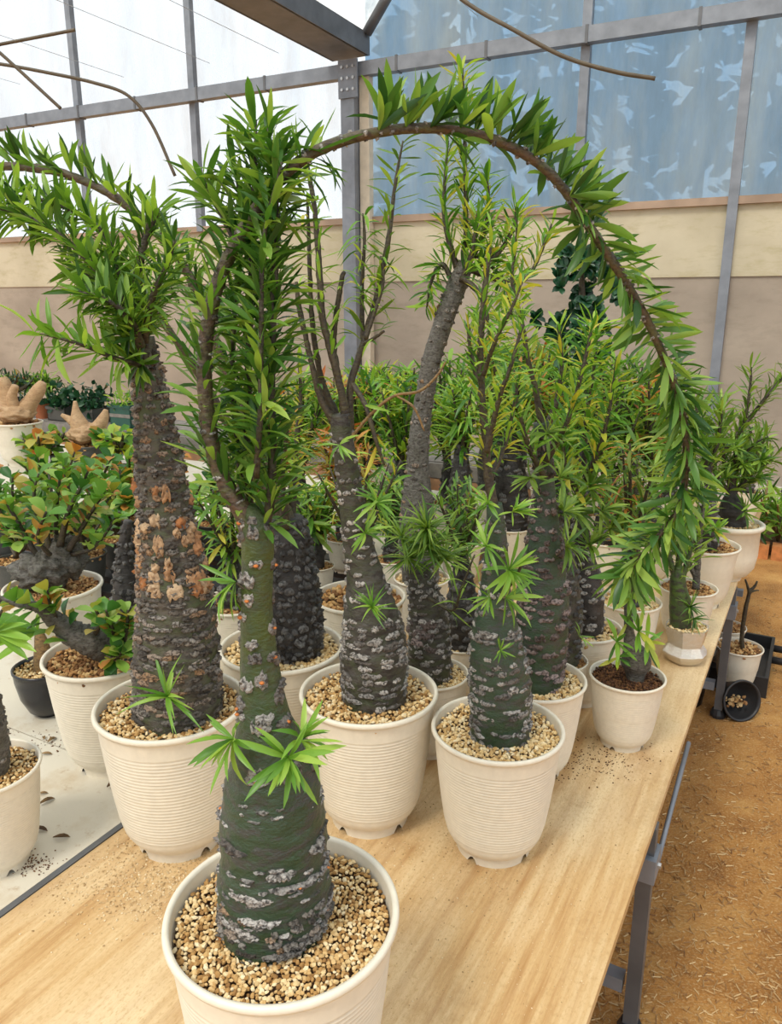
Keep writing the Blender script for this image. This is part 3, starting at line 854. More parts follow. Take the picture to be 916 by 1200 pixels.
# the shelf of old planks behind the far bench, with its planters
SHZ = 0.62
def bl(x, y, z):
    p = on_z(x, y, z) - E0
    return p.dot(BX), p.dot(BY)
sy0 = max(fy1 + 0.08, bl(150, 503, SHZ)[1])
sx0, sx1 = bl(-90, 503, SHZ)[0], -bw - 0.12
sh = empty('plank_shelf', (E0.x, E0.y, 0), -BA)
tag(sh, 'low shelf of weathered grey and reddish planks behind the far bench', 'shelf')
for i in range(3):
    MB().box(sx0, sx1, sy0 + i * 0.16, sy0 + i * 0.16 + 0.15, SHZ - 0.03, SHZ).build('plank', M['plankgrey'], sh)
MB().box(sx0, sx1, sy0 - 0.03, sy0 - 0.005, SHZ - 0.15, SHZ - 0.085).build('plank', M['plankbrown'], sh)
MB().box(sx0, sx1, sy0 - 0.03, sy0 - 0.005, SHZ - 0.08, SHZ - 0.005).build('plank', M['plankgrey'], sh)
m_blk = mat_plain('concrete_block', (0.33, 0.31, 0.28), 0.9)
for lx in (sx0 + 0.2, (sx0 + sx1) / 2, sx1 - 0.2):
    for ly in (sy0 + 0.06, sy0 + 0.40): MB().box(lx - 0.1, lx + 0.1, ly - 0.05, ly + 0.05, 0, SHZ - 0.03).build('block', m_blk, sh)
# dark bench between the white boards and the far bench
DZ = BENCH_Z
db = empty('black_tray_bench', (E0.x, E0.y, 0), -BA)
tag(db, 'low black slatted bench between the white bench and the far bench', 'bench')
for k in range(9):
    yk = wend + 0.06 + (fy0 - wend - 0.12) * k / 8
    MB().box(-bw - 2.2, -bw - 0.08, yk - 0.03, yk + 0.03, DZ - 0.02, DZ).build('slat', M['blackpl'], db)
for lx in (-bw - 0.12, -bw - 1.1, -bw - 2.1):
    MB().bar((lx, wend + 0.03, DZ - 0.045), (lx, fy0 - 0.03, DZ - 0.045), 0.04).build('rail', M['darksteel'], db)
    for ly in (wend + 0.08, fy0 - 0.08): MB().bar((lx, ly, 0), (lx, ly, DZ - 0.06), 0.036).build('leg', M['darksteel'], db)

# ------------------------------------------------------------------ main plants
def arr(*a): return list(a)

# A: the foreground plant with the long arching stem
A = Plant('caudex_plant', 'green swollen-trunk plant in cream pot with one long stem arching over its neighbours', 331, 1063, 271, fill='gravel', n=1900, indiv=300)
tA, oA = A.trunk([(321, 1080, 122), (321, 1040, 127), (321, 1000, 125), (320, 955, 119), (319, 920, 110), (317, 890, 96), (313, 865, 78), (309, 838, 60), (306, 805, 50), (303, 765, 43), (301, 720, 38), (301, 680, 37), (302, 640, 38), (299, 616, 34), (294, 600, 24), (290, 592, 12)], 'trunkA2', 56, 190, 0.055)
A.scars(tA, 0.08, 0.40, 0.0180, (0.4, 1.2), 0.0046, 0.0042, 0.52, 'scarA', oA, True, 0.35, 18, 9, True)
A.scars(tA, 0.05, 0.41, 0.0105, (0.10, 0.35), 0.0015, 0.0020, 0.28, 'scarA', oA, True, 0.06, 8, 6, True)
A.scars(tA, 0.04, 0.15, 0.0075, (0.15, 0.4), 0.0030, 0.0036, 0.6, 'scarB', oA, True, 0.05, 9, 7, True)
A.scars(tA, 0.43, 0.98, 0.0150, (0.7, 1.05), 0.0066, 0.0032, 0.55, 'scarA', oA, True, 0.5, 9, 11, True)
arch = [(300, 636, 32), (286, 602, 25), (265, 570, 20), (250, 530, 19), (241, 470, 18), (240, 410, 17), (250, 350, 17), (266, 305, 16), (288, 265, 16), (316, 225, 15), (345, 194, 14), (384, 171, 13), (432, 157, 12), (490, 150, 12, .02), (540, 154, 12, .03), (592, 169, 12, .04), (637, 197, 11, .05), (670, 235, 11, .06), (702, 283, 11, .07), (737, 337, 10, .08), (766, 392, 10, .09), (786, 441, 9, .10), (800, 490, 9, .11), (804, 540, 8, .11), (797, 590, 7, .11), (776, 622, 6, .10), (752, 650, 5, .09), (733, 676, 3, .09)]
tq, oq = A.stem(arch, 'archstem', 12, 240, 0.05, 'arching_stem')
A.scars(tq, 0.04, 0.9, 0.010, (1.0, 1.6), 0.0022, 0.0014, 0.35, 'scarA')
A.along(tq, 0.03, 0.36, 190, 52, 'leafA', 62, 0.10, owner=oq)
A.along(tq, 0.40, 0.62, 42, 58, 'leafA', 62, 0.55, sky=0.8, clump=4, fan=20, owner=oq, shape='wide')
A.along(tq, 0.58, 0.80, 165, 56, 'leafA', 55, 0.18, owner=oq, sky=0.3, shape='wide')
A.along(tq, 0.78, 0.985, 210, 60, 'leafA', 58, -0.05, owner=oq)
A.along(tq, 0.975, 1.0, 26, 72, 'leafA', 55, -0.25, owner=oq)
for pts, n, a0 in (([(303, 645, 16), (316, 590, 11), (319, 520, 10), (318, 430, 9), (321, 340, 9), (323, 250, 8), (320, 190, 6), (314, 150, 3)], 340, 0.06),
                   ([(292, 610, 12, .02), (290, 540, 10, .03), (291, 440, 9, .03), (294, 340, 8, .03), (297, 250, 7, .03), (299, 180, 5, .03), (300, 140, 2, .03)], 270, 0.05),
                   ([(285, 600, 10, .03), (278, 520, 8, .04), (272, 440, 7, .05), (276, 350, 6, .05), (284, 270, 5, .05), (276, 200, 3, .05)], 190, 0.1),
                   ([(300, 560, 8, -.02), (305, 480, 7, -.03), (306, 380, 6, -.03), (309, 280, 5, -.03), (330, 190, 3, -.03)], 130, 0.05),
                   ([(276, 285, 8, .03), (262, 255, 7, .04), (246, 228, 6, .05), (236, 205, 3, .05)], 34, 0.2)):
    t, o = A.stem(pts, 'stem')
    A.along(t, a0, 1.0, n, 54, 'leafA', 64, 0.15, owner=o)
A.tuft(274, 866, 20, 66, shape='strap', axis=(-0.55, -0.75, 0.25), spread=1.0, dy=-0.035)
A.tuft(338, 888, 26, 70, shape='strap', axis=(0.35, -0.85, 0.3), spread=1.05, dy=-0.05)
A.tuft(352, 868, 15, 62, shape='strap', axis=(0.4, -0.5, 0.8), spread=0.8, dy=-0.03)
A.tuft(276, 682, 14, 62, shape='strap', axis=(-0.8, -0.5, -0.15), spread=0.95, dy=-0.01)
A.stem([(300, 688, 4, -.01), (288, 690, 4, -.01), (277, 683, 3, -.01)], 'stem')
A.finish()

# B: big grey trunk at the joint of the two benches
B = Plant('caudex_plant', 'thick grey-brown tapering trunk with orange peeled patches, cream pot on the bench joint', 200, 822, 174, n=950, fill='gravel', indiv=300)
tB, oB = B.trunk([(208, 838, 98), (208, 790, 98), (207, 740, 92), (204, 690, 82), (198, 640, 70), (193, 600, 61), (189, 560, 56), (183, 510, 48), (175, 455, 38), (169, 420, 33), (165, 395, 30)], 'trunkB', 48, 160, 0.07)
B.scars(tB, 0.04, 0.98, 0.0100, (0.2, 0.7), 0.0050, 0.0036, 0.95, 'scarB', front=True, nu=9, nv=6)
B.scars(tB, 0.40, 0.66, 0.014, (0.25, 0.6), 0.012, 0.0050, 0.4, 'peel', front=True, nu=9, nv=8)
for pts, n, L in (([(166, 400, 15), (160, 350, 12), (165, 300, 11), (176, 265, 10), (184, 243, 9)], 120, 38),
                  ([(164, 402, 14, -.03), (140, 350, 10, -.04), (112, 315, 8, -.04), (82, 285, 7, -.03), (48, 262, 7, -.02), (0, 243, 6), (-40, 238, 4)], 270, 38),
                  ([(164, 400, 12, .03), (142, 340, 9, .04), (130, 290, 7, .04), (100, 255, 6, .04), (50, 235, 5, .04), (0, 228, 4, .04)], 240, 38),
                  ([(166, 400, 12, .05), (150, 350, 9, .06), (120, 330, 7, .06), (85, 315, 5, .06)], 130, 38),
                  ([(168, 400, 12, -.05), (178, 350, 8, -.07), (196, 310, 6, -.08), (205, 280, 4, -.08)], 100, 36),
                  ([(165, 405, 12, -.06), (150, 370, 8, -.09), (120, 350, 6, -.1), (92, 342, 4, -.1)], 115, 38),
                  ([(166, 410, 10, .02), (176, 370, 8, .03), (190, 340, 6, .03), (210, 330, 4, .04)], 90, 36)):
    t, o = B.stem(pts, 'stem')
    B.along(t, 0.12, 1.0, n, L, 'leafB', 62, 0.15, owner=o)
t, o = B.stem([(164, 428, 7, -.05), (130, 418, 5, -.09), (95, 404, 4, -.12), (60, 394, 3, -.13), (38, 391, 2, -.13)], 'stem')
B.along(t, 0.15, 1.0, 60, 46, 'leafTuft', 58, 0.0, owner=o, shape='lance')
B.tuft(165, 425, 30, 44, 'leafB', axis=(-0.2, -0.8, 0.1), spread=1.1, dy=-0.04)
B.tuft(150, 395, 40, 40, 'leafB', axis=(-0.2, -0.8, 0.3), spread=1.15, dy=-0.05)
B.tuft(197, 816, 16, 66, 'leafTuft', 'grass', (0, -0.75, 0.55), 1.05, -0.09)
B.finish()

# C: charcoal trunk whose stems arch out to the side
C = Plant('caudex_plant', 'charcoal blocky trunk in cream pot with pale pumice, stems leaning far out sideways', 330, 755, 144, n=620, fill='gravel_pale', indiv=180)
tC, oC = C.trunk([(343, 748, 66), (343, 715, 66), (342, 690, 62), (340, 660, 54), (339, 630, 46), (337, 606, 36)], 'trunkC', 40, 90, 0.07)
C.scars(tC, 0.05, 0.98, 0.016, (0.2, 0.45), 0.0072, 0.0060, 0.97, 'scarC', front=True)
for pts, n, L in (([(337, 612, 22), (300, 530, 14), (270, 450, 12), (246, 385, 11), (221, 323, 11), (195, 285, 11), (165, 255, 11), (130, 228, 10), (80, 205, 10), (40, 197, 10), (0, 195, 9), (-40, 198, 6)], 150, 37),
                  ([(335, 615, 20, .03), (280, 520, 12, .03), (240, 450, 10, .03), (207, 400, 9, .02), (176, 357, 8, .02), (150, 320, 5, .02)], 60, 37)):
    t, o = C.stem(pts, 'archstem', 10, 120)
    if L and n > 100:
        C.along(t, 0.40, 1.0, 56, L, 'leafB', 52, 0.45, sky=0.75, clump=3, fan=20, owner=o)
    else: C.along(t, 0.1, 1.0, n, L, 'leafB', 60, 0.1, owner=o)
for pts, n in (([(340, 615, 14, .03), (345, 540, 8, .05), (352, 470, 5, .06), (350, 420, 3, .06)], 50), ([(335, 620, 12, -.03), (330, 550, 8, -.04), (340, 480, 5, -.05)], 40)):
    t, o = C.stem(pts, 'stem'); C.along(t, 0.15, 1.0, n, 34, 'leafY', 62, 0.15, owner=o)
C.finish()

# D: middle pot, bare stems fanning out of a slim trunk
D = Plant('caudex_plant', 'slim scarred trunk splitting into a sheaf of nearly bare upright stems, cream pot', 432, 808, 161, n=860, fill='gravel', indiv=160)
tD, oD = D.trunk([(438, 790, 76), (438, 760, 75), (436, 735, 69), (433, 710, 60), (428, 680, 46), (422, 650, 38), (417, 620, 34), (411, 580, 30), (405, 540, 27), (400, 505, 25), (398, 485, 22)], 'trunkD', 40, 150, 0.06)
D.scars(tD, 0.03, 0.35, 0.012, (0.3, 0.8), 0.0056, 0.0034, 0.85, 'scarA', front=True, nu=9, nv=6)
D.scars(tD, 0.33, 0.97, 0.015, (0.5, 0.9), 0.005, 0.0026, 0.6, 'scarA', front=True)
for pts, n, mat in (([(396, 500, 12), (377, 470, 8), (366, 430, 7), (351, 362, 6), (347, 330, 4)], 8, 'leafY'),
               ([(398, 500, 12, .02), (378, 450, 8, .02), (370, 410, 7, .02), (365, 370, 6, .02), (362, 290, 5, .02), (360, 230, 3, .02)], 16, 'leafY'),
               ([(406, 510, 14), (402, 470, 10), (388, 412, 9), (378, 372, 8), (373, 300, 7), (369, 250, 6), (362, 205, 5), (358, 185, 3)], 34, 'leafTuft'),
               ([(395, 440, 8, .02), (391, 395, 7, .02), (400, 329, 6, .02), (404, 318, 4, .02)], 8, 'leafY'),
               ([(408, 505, 13, .01), (411, 450, 9, .02), (426, 401, 8, .03), (442, 345, 7, .03), (455, 280, 6, .03), (463, 215, 4, .03), (472, 165, 2, .03)], 42, 'leafN'),
               ([(425, 405, 6, .03), (424, 340, 5, .04), (427, 280, 4, .04), (425, 250, 2, .04)], 22, 'leafY'),
               ([(428, 398, 5, .0), (448, 335, 4, .01), (446, 300, 3, .01)], 14, 'leafY'),
               ([(413, 450, 7, -.02), (428, 475, 6, -.04), (440, 515, 5, -.05), (450, 545, 3, -.05)], 6, 'leafY'),
               ([(426, 403, 4, -.01), (440, 395, 4, -.03), (450, 388, 3, -.04)], 2, 'leafY')):
    t, o = D.stem(pts, 'stem', 8, None, 0.1); D.along(t, 0.3, 1.0, int(n * 1.6), 32, mat, 62, 0.1, owner=o, shape='curly' if mat == 'leafY' else 'lance')
t, o = D.stem([(412, 512, 4, -.03), (438, 482, 4, -.05), (462, 464, 3.5, -.06), (492, 458, 3.5, -.06), (512, 440, 3, -.06), (522, 424, 2, -.06)], 'twig', 7, None, 0.12, 'dry_twig')
t, o = D.stem([(465, 464, 3, -.06), (485, 478, 3, -.07), (497, 505, 2, -.07)], 'twig', 7, None, 0.12, 'dry_twig')
D.tuft(440, 590, 22, 34, 'leafTuft', 'curly', (0.5, -0.7, 0.4), 1.0, -0.03)
D.tuft(427, 625, 16, 32, 'leafTuft', 'curly', (0.4, -0.7, 0.4), 1.0, -0.03)
D.tuft(436, 712, 22, 36, 'leafTuft', 'grass', (0, -0.8, 0.4), 1.0, -0.06)
D.tuft(398, 522, 10, 30, 'leafTuft', 'curly', (-0.4, -0.8, 0.2), 1.0, -0.03)
D.finish()

# E: right-hand front pot
E = Plant('caudex_plant', 'short dark bottle-shaped trunk with a thin twiggy leader, front cream pot near the free edge', 583, 850, 154, n=860, fill='gravel_pale', indiv=200)
tE, oE = E.trunk([(586, 838, 70), (586, 810, 71), (584, 780, 67), (581, 755, 61), (580, 735, 54), (580, 712, 42), (580, 690, 35), (581, 655, 28), (581, 620, 23), (579, 590, 18)], 'trunkA', 40, 130, 0.06)
E.scars(tE, 0.03, 0.52, 0.0124, (0.25, 0.8), 0.0050, 0.0032, 0.85, 'scarA', front=True, nu=9, nv=6)
E.scars(tE, 0.5, 0.97, 0.013, (0.6, 1.0), 0.0045, 0.0025, 0.6, 'scarA', front=True)
for pts, n, L in (([(579, 600, 14), (572, 560, 11), (568, 510, 10), (564, 455, 9), (563, 400, 8), (568, 340, 7), (574, 290, 4), (577, 262, 2)], 130, 27),
               ([(570, 530, 8, -.03), (584, 470, 6, -.05), (598, 430, 5, -.06), (612, 380, 4, -.06)], 60, 27),
               ([(564, 455, 7, .02), (553, 420, 6, .03), (548, 380, 4, .03)], 40, 27),
               ([(575, 560, 7, .02), (592, 520, 5, .04), (603, 470, 4, .05), (607, 440, 3, .05)], 50, 27),
               ([(566, 440, 6, -.02), (580, 400, 5, -.04), (600, 360, 4, -.05), (612, 330, 2, -.05)], 50, 27)):
    t, o = E.stem(pts, 'stem', 8, None, 0.1); E.along(t, 0.15, 1.0, n, L, 'leafY', 60, 0.2, owner=o)
t, o = E.stem([(588, 695, 5, -.03), (602, 680, 4, -.05), (612, 660, 3, -.06)], 'stem')
for (x, y, n, L, ax) in ((596, 668, 26, 46, (0.4, -0.7, 0.4)), (570, 640, 16, 40, (-0.6, -0.6, 0.4)), (592, 700, 14, 46, (0.5, -0.6, -0.1)), (574, 700, 10, 36, (-0.6, -0.7, 0.2)), (586, 762, 12, 22, (0, -0.9, 0.3)), (600, 600, 20, 32, (0.5, -0.6, 0.4)), (572, 590, 16, 30, (-0.4, -0.7, 0.4))):
    E.tuft(x, y, n, L, 'leafTuft', 'strap', ax, 1.05, -0.05)
E.finish()

# F: small pot between, stubby trunk under a grassy crown
Fp = Plant('caudex_plant', 'stubby peeling trunk with a mop of grassy leaves in a narrow cream pot', 505, 787, 88, k=1.15, n=620, fill='gravel_pale', indiv=120)
tF, oF = Fp.trunk([(503, 780, 50), (503, 755, 49), (502, 730, 46), (499, 705, 40), (492, 680, 32), (487, 660, 26)], 'trunkD', 32, 80, 0.08)
Fp.scars(tF, 0.04, 0.96, 0.014, (0.3, 0.7), 0.005, 0.004, 0.85, 'scarA', front=True)
Fp.scars(tF, 0.4, 0.6, 0.02, (0.8, 1.2), 0.010, 0.005, 0.4, 'scarG', front=True)
for (x, y, n, L) in ((478, 655, 60, 44), (500, 640, 70, 48), (520, 655, 50, 44), (500, 620, 60, 46), (470, 630, 40, 40)):
    Fp.tuft(x, y, n, L, 'leafN', 'grass', (0.1, -0.5, 0.75), 1.1, -0.03)
t, o = Fp.stem([(500, 700, 4, -.05), (530, 715, 4, -.07), (540, 690, 3, -.08), (556, 650, 2, -.08)], 'stem', 7); Fp.along(t, 0.2, 1, 18, 36, 'leafN', 60, 0.1, 'grass', owner=o)
Fp.finish()

# G: tall green trunk with pinkish scars behind E
G = Plant('caudex_plant', 'tall green trunk ringed by pinkish scars behind the front pots, cream pot', 628, 793, 116, n=520, fill='gravel_pale', indiv=160)
tG, oG = G.trunk([(632, 770, 58), (634, 735, 62), (636, 700, 59), (637, 665, 50), (637, 635, 42), (637, 600, 31), (637, 565, 24), (636, 530, 20), (634, 495, 18)], 'trunkA', 40, 150, 0.06)
G.scars(tG, 0.05, 0.98, 0.0165, (0.3, 0.8), 0.0064, 0.0040, 0.8, 'scarG', front=True, nu=9, nv=6)
for pts, n, L, mt in (([(634, 500, 10), (628, 460, 7), (618, 420, 6), (612, 380, 5), (600, 330, 4), (604, 290, 3), (606, 245, 2)], 90, 30, 'leafY'),
                  ([(636, 510, 9, .02), (652, 470, 7, .03), (658, 430, 5, .03), (654, 380, 4, .03)], 60, 30, 'leafY'),
                  ([(640, 540, 8, -.02), (662, 500, 6, -.04), (678, 450, 5, -.05), (690, 400, 4, -.05), (694, 378, 2, -.05)], 90, 30, 'leafY'),
                  ([(638, 560, 8, -.03), (618, 520, 6, -.05), (608, 480, 4, -.06), (600, 440, 3, -.06)], 60, 30, 'leafY')):
    t, o = G.stem(pts, 'stem', 8, None, 0.1); G.along(t, 0.15, 1, n, L, mt, 60, 0.2, owner=o)
for (x, y, n, L, ax) in ((662, 640, 26, 40, (0.8, -0.5, 0.4)), (640, 508, 22, 34, (0.2, -0.7, 0.6)), (655, 560, 24, 34, (0.5, -0.6, 0.4)), (622, 560, 20, 32, (-0.5, -0.6, 0.4)), (660, 600, 20, 36, (0.6, -0.5, 0.4)), (678, 745, 6, 26, (0.5, -0.7, 0.3))):
    G.tuft(x, y, n, L, 'leafN', 'strap', ax, 1.05, -0.04)
G.finish()

# H..: row behind
H = Plant('caudex_plant', 'dark trunk pressed close against the pink-scarred trunk, cream pot with amber gravel', 658, 772, 60, k=1.5, n=380, fill='gravel_brown', indiv=40)
tH, oH = H.trunk([(659, 762, 40), (660, 720, 42), (660, 690, 38), (658, 655, 28), (655, 620, 18), (655, 590, 12)], 'trunkD', 32, 80, 0.07)
H.scars(tH, 0.05, 0.98, 0.016, (0.35, 0.7), 0.006, 0.004, 0.8, 'scarC', front=True)
H.tuft(656, 600, 26, 34, 'leafN', 'lance', (0.1, -0.4, 0.9), 1.1); H.finish()
I = Plant('caudex_plant', 'dark ringed trunk rising from coarse pumice beside the small soil-filled pot', 684, 734, 88, k=1.05, n=300, fill='gravel_pale', indiv=120)
tI, oI = I.trunk([(686, 728, 40), (686, 705, 41), (685, 680, 37), (683, 655, 28), (681, 625, 19), (680, 595, 14), (682, 560, 10), (684, 520, 8)], 'trunkC', 32, 90, 0.07)
I.scars(tI, 0.05, 0.9, 0.018, (0.4, 0.8), 0.006, 0.004, 0.75, 'scarA', front=True)
for pts, n in (([(684, 530, 8), (688, 480, 6), (696, 430, 4), (700, 380, 2)], 110), ([(682, 570, 8, -.03), (700, 530, 6, -.05), (714, 480, 4, -.06), (722, 420, 2, -.06)], 110), ([(682, 590, 7, -.04), (664, 550, 5, -.07), (658, 500, 3, -.08)], 80)):
    t, o = I.stem(pts, 'stem', 7, None, 0.1); I.along(t, 0.1, 1, n, 34, 'leafY', 60, 0.15, owner=o)
for (x, y) in ((690, 640), (674, 600), (704, 600), (690, 570), (714, 620)): I.tuft(x, y, 26, 38, 'leafN', 'strap', (0.1, -0.6, 0.5), 1.1, -0.05)
I.finish()

# J: small soil-filled pot
J = Plant('caudex_plant', 'young plant with bulbous grey base and yellowing leaves in small pot of dark soil', 735, 790, 87, k=1.02, n=520, fill='soil_grit', indiv=60, level=0.16)
mbv = [(744, 790, 22), (745, 778, 34), (744, 768, 32), (740, 757, 20), (737, 742, 12), (736, 715, 10), (735, 690, 8), (737, 665, 6)]
tJ, oJ = J.trunk(mbv, 'greystem', 24, 60, 0.06)
t, o = J.stem([(737, 700, 7), (745, 660, 5), (752, 620, 4), (758, 590, 2)], 'stem', 7); J.along(t, 0.1, 1, 30, 34, 'leafB', 60, 0.1, owner=o)
for (x, y, n, L, m_) in ((748, 740, 12, 36, 'leafY'), (722, 752, 8, 36, 'leafY'), (724, 770, 9, 30, 'leafY'), (757, 752, 8, 38, 'leafY'), (738, 700, 14, 36, 'leafN')):
    J.tuft(x, y, n, L, m_, 'wide', (0.1, -0.6, 0.2), 1.2, -0.02)
J.finish()
# K: silver pot
K = Plant('succulent_plant', 'stubby green stem with a rosette in a faceted silver pot by the bench edge', 805, 733, 48, k=0.93, pot='silver', n=260, fill='gravel_pale', indiv=60, level=0.02)
tK, oK = K.trunk([(797, 733, 24), (797, 715, 25), (796, 700, 22), (794, 680, 18), (795, 664, 12)], 'trunkAtop', 24, 60, 0.05)
for pts in ([(795, 690, 9), (786, 660, 7), (780, 635, 5), (776, 615, 3)], [(796, 690, 8), (806, 655, 6), (812, 630, 4)], [(795, 670, 8), (796, 640, 6), (798, 610, 3)]):
    t, o = K.stem(pts, 'trunkAtop', 7); K.along(t, 0.1, 1, 26, 26, 'leafN', 55, 0.3, owner=o)
K.tuft(808, 712, 26, 30, 'leafA', 'grass', (0.2, -0.8, 0.4), 1.1, -0.02); K.tuft(812, 725, 16, 26, 'leafA', 'grass', (0.2, -0.8, 0.2), 1.1, -0.02)
K.finish()
# pots along the free edge
Lp = Plant('caudex_plant', 'thin grey twin stems in a small cream pot between the silver pot and larger pots', 806, 687, 66, k=0.92, n=380, fill='gravel_brown', indiv=60)
for pts in ([(815, 690, 9), (817, 665, 8), (818, 640, 7), (822, 610, 5), (826, 570, 3)], [(797, 690, 8), (795, 660, 7), (798, 630, 6), (802, 590, 5), (806, 550, 3)], [(816, 680, 6), (800, 640, 5), (790, 600, 3)]):
    t, o = Lp.stem(pts, 'greystem', 7); Lp.along(t, 0.25, 1, 40, 30, 'leafN', 60, 0.15, owner=o, shape='wide')
Lp.finish()
Mp = Plant('caudex_plant', 'grey trunk with yellow-tinged leaves in wide smooth cream pot at the bench edge', 826, 637, 78, k=0.95, pot='smooth', n=380, fill='gravel_brown', indiv=100)
tM, oM = Mp.trunk([(826, 632, 30), (827, 615, 28), (828, 595, 22), (828, 570, 14), (828, 545, 9)], 'trunkC', 24, 50, 0.08)
Mp.scars(tM, 0.05, 0.9, 0.02, (0.4, 0.8), 0.007, 0.005, 0.7, 'scarA', front=True)
for pts in ([(828, 555, 7), (822, 510, 5), (814, 470, 3)], [(828, 560, 7), (840, 520, 5), (846, 480, 3)], [(828, 580, 6), (806, 550, 4), (790, 520, 3)]):
    t, o = Mp.stem(pts, 'stem', 7); Mp.along(t, 0.1, 1, 60, 32, 'leafN', 60, 0.15, owner=o)
for (x, y) in ((812, 622, ), (836, 622), (800, 615), (824, 606)): Mp.tuft(x, y, 16, 26, 'leafY', 'wide', (0, -0.6, 0.6), 1.1, -0.08)
Mp.finish()
Np = Plant('caudex_plant', 'bushy upright shrub with dark fat base in lipped cream pot at the bench corner', 858, 611, 66, k=1.05, pot='bowl', n=340, fill='gravel_pale', indiv=160)
tN, oN = Np.trunk([(858, 608, 30), (858, 598, 32), (857, 588, 24), (857, 578, 13), (858, 568, 8)], 'trunkC', 24, 50, 0.09)
for pts, n in (([(857, 575, 7), (848, 540, 5), (844, 500, 4), (846, 465, 2)], 70), ([(858, 575, 7), (862, 530, 5), (873, 490, 4), (879, 450, 3), (880, 430, 2)], 80), ([(840, 540, 6), (862, 510, 6), (880, 488, 5), (900, 462, 4), (914, 445, 3), (925, 430, 2)], 70), ([(858, 580, 6), (876, 560, 4), (896, 545, 3), (906, 535, 2)], 90), ([(857, 580, 6), (838, 555, 4), (828, 525, 2)], 60), ([(858, 570, 6), (868, 540, 4), (884, 520, 3), (900, 512, 2)], 80)):
    t, o = Np.stem(pts, 'stem', 7); Np.along(t, 0.1, 1, n, 24, 'leafN', 58, 0.2, owner=o)
for (x, y) in ((885, 560), (870, 545), (890, 540), (850, 560), (860, 525), (880, 590), (872, 600)): Np.tuft(x, y, 18, 24, 'leafB', 'lance', (0.2, -0.6, 0.5), 1.1, -0.06)
Np.finish()

# ------------------------------------------------------------------ plants on the white bench
P = Plant('squat_caudex_plant', 'lumpy grey squat caudex with round leaves in a tilted smooth cream pot', 62, 685, 110, pot='smooth', n=620, fill='gravel_brown', indiv=120)
def lump(pl, x, y, w, h, mat, dy=0.0, name='caudex', seedv=0.0, amp=0.35):
    c = pl.px(x, y, dy); r = w * 0.5 * depth(c) / F; hh = h * 0.5 * depth(c) / F
    V = []; Q = []
    nu, nv = 56, 32
    for i in range(nv + 1):
        th = math.pi * i / nv
        for j in range(nu):
            ph = 2 * math.pi * j / nu
            d = Vector((math.sin(th) * math.cos(ph), math.sin(th) * math.sin(ph), math.cos(th)))
            k = 1 + amp * noise.noise(d * 2.2 + Vector((seedv, 0, 0))) + amp * 0.5 * noise.noise(d * 6 + Vector((seedv, 3, 0))) + amp * 0.3 * noise.noise(d * 15 + Vector((seedv, 3, 7)))
            V.append((c.x + d.x * r * k - pl.base.x, c.y + d.y * r * 0.85 * k - pl.base.y, c.z + d.z * hh * k - pl.base.z))
    for i in range(nv):
        for j in range(nu): Q.append((i * nu + j, i * nu + (j + 1) % nu, (i + 1) * nu + (j + 1) % nu, (i + 1) * nu + j))
    return put(name, mesh_arrays(name, V, Q, M[mat]), pl.root)
lump(P, 50, 668, 62, 44, 'greystem', 0, 'caudex', 1.0); lump(P, 76, 655, 46, 48, 'greystem', 0.02, 'caudex', 4.0)
for pts, n in (([(60, 650, 9), (50, 610, 6), (40, 580, 4), (45, 555, 2)], 24), ([(70, 640, 9), (80, 600, 6), (95, 570, 4), (105, 548, 2)], 26), ([(80, 645, 8), (104, 605, 5), (120, 580, 3)], 24), ([(45, 655, 7), (20, 610, 5), (5, 585, 3)], 24), ([(58, 650, 7, -.04), (44, 630, 4, -.07), (54, 600, 3, -.08)], 16), ([(66, 650, 7, .04), (66, 600, 5, .05), (70, 560, 3, .05)], 22), ([(84, 650, 6), (112, 640, 4), (140, 600, 3)], 16)):
    t, o = P.stem(pts, 'stem', 7); P.along(t, 0.25, 1, n, 23, 'leafR', 62, 0.35, 'round', owner=o)
P.finish()
Qp = Plant('sprawling_caudex_plant', 'sprawling caudex lying over the rim with small leaves, ribbed cream pot', 121, 764, 136, n=520, fill='gravel_brown', indiv=120)
t, o = Qp.stem([(130, 765, 30, -.02), (108, 752, 36, -.04), (85, 742, 30, -.05), (66, 728, 22, -.06), (46, 712, 14, -.08), (22, 708, 8, -.1), (0, 700, 4, -.1)], 'greystem', 14, 60, 0.05, 'caudex'); Qp.along(t, 0.35, 1, 30, 26, 'leafR', 62, 0.25, 'round', owner=o)
for pts, n in (([(110, 745, 7, -.05), (118, 728, 5, -.06), (112, 715, 3, -.07)], 12), ([(66, 725, 6, -.07), (58, 705, 4, -.08), (56, 690, 3, -.08)], 14), ([(135, 762, 7, -.06), (132, 740, 5, -.08), (124, 715, 3, -.09)], 20), ([(140, 765, 7, -.06), (148, 740, 5, -.07), (150, 715, 3, -.07)], 26), ([(126, 768, 6, -.07), (135, 772, 5, -.09), (142, 765, 3, -.1)], 20)):
    t, o = Qp.stem(pts, 'stem', 7); Qp.along(t, 0.2, 1, n, 24, 'leafR', 62, 0.3, 'round', owner=o)
tq2, oq2 = Qp.trunk([(150, 745, 30, .06), (148, 700, 32, .06), (146, 670, 24, .06), (146, 640, 16, .06), (150, 610, 10, .06)], 'trunkC', 28, 60, 0.08, 'second_trunk')
Qp.scars(tq2, 0.1, 0.95, 0.016, (0.4, 0.8), 0.006, 0.004, 0.8, 'scarC', front=True)
Qp.tuft(150, 590, 40, 22, 'leafR', 'round', (0, -0.5, 0.8), 1.2)
Qp.finish()
Rp = Plant('caudex_plant', 'little bulb with long strap leaves in a glossy black bowl pot', 51, 780, 70, k=0.86, pot='black', n=320, fill='gravel', indiv=20)
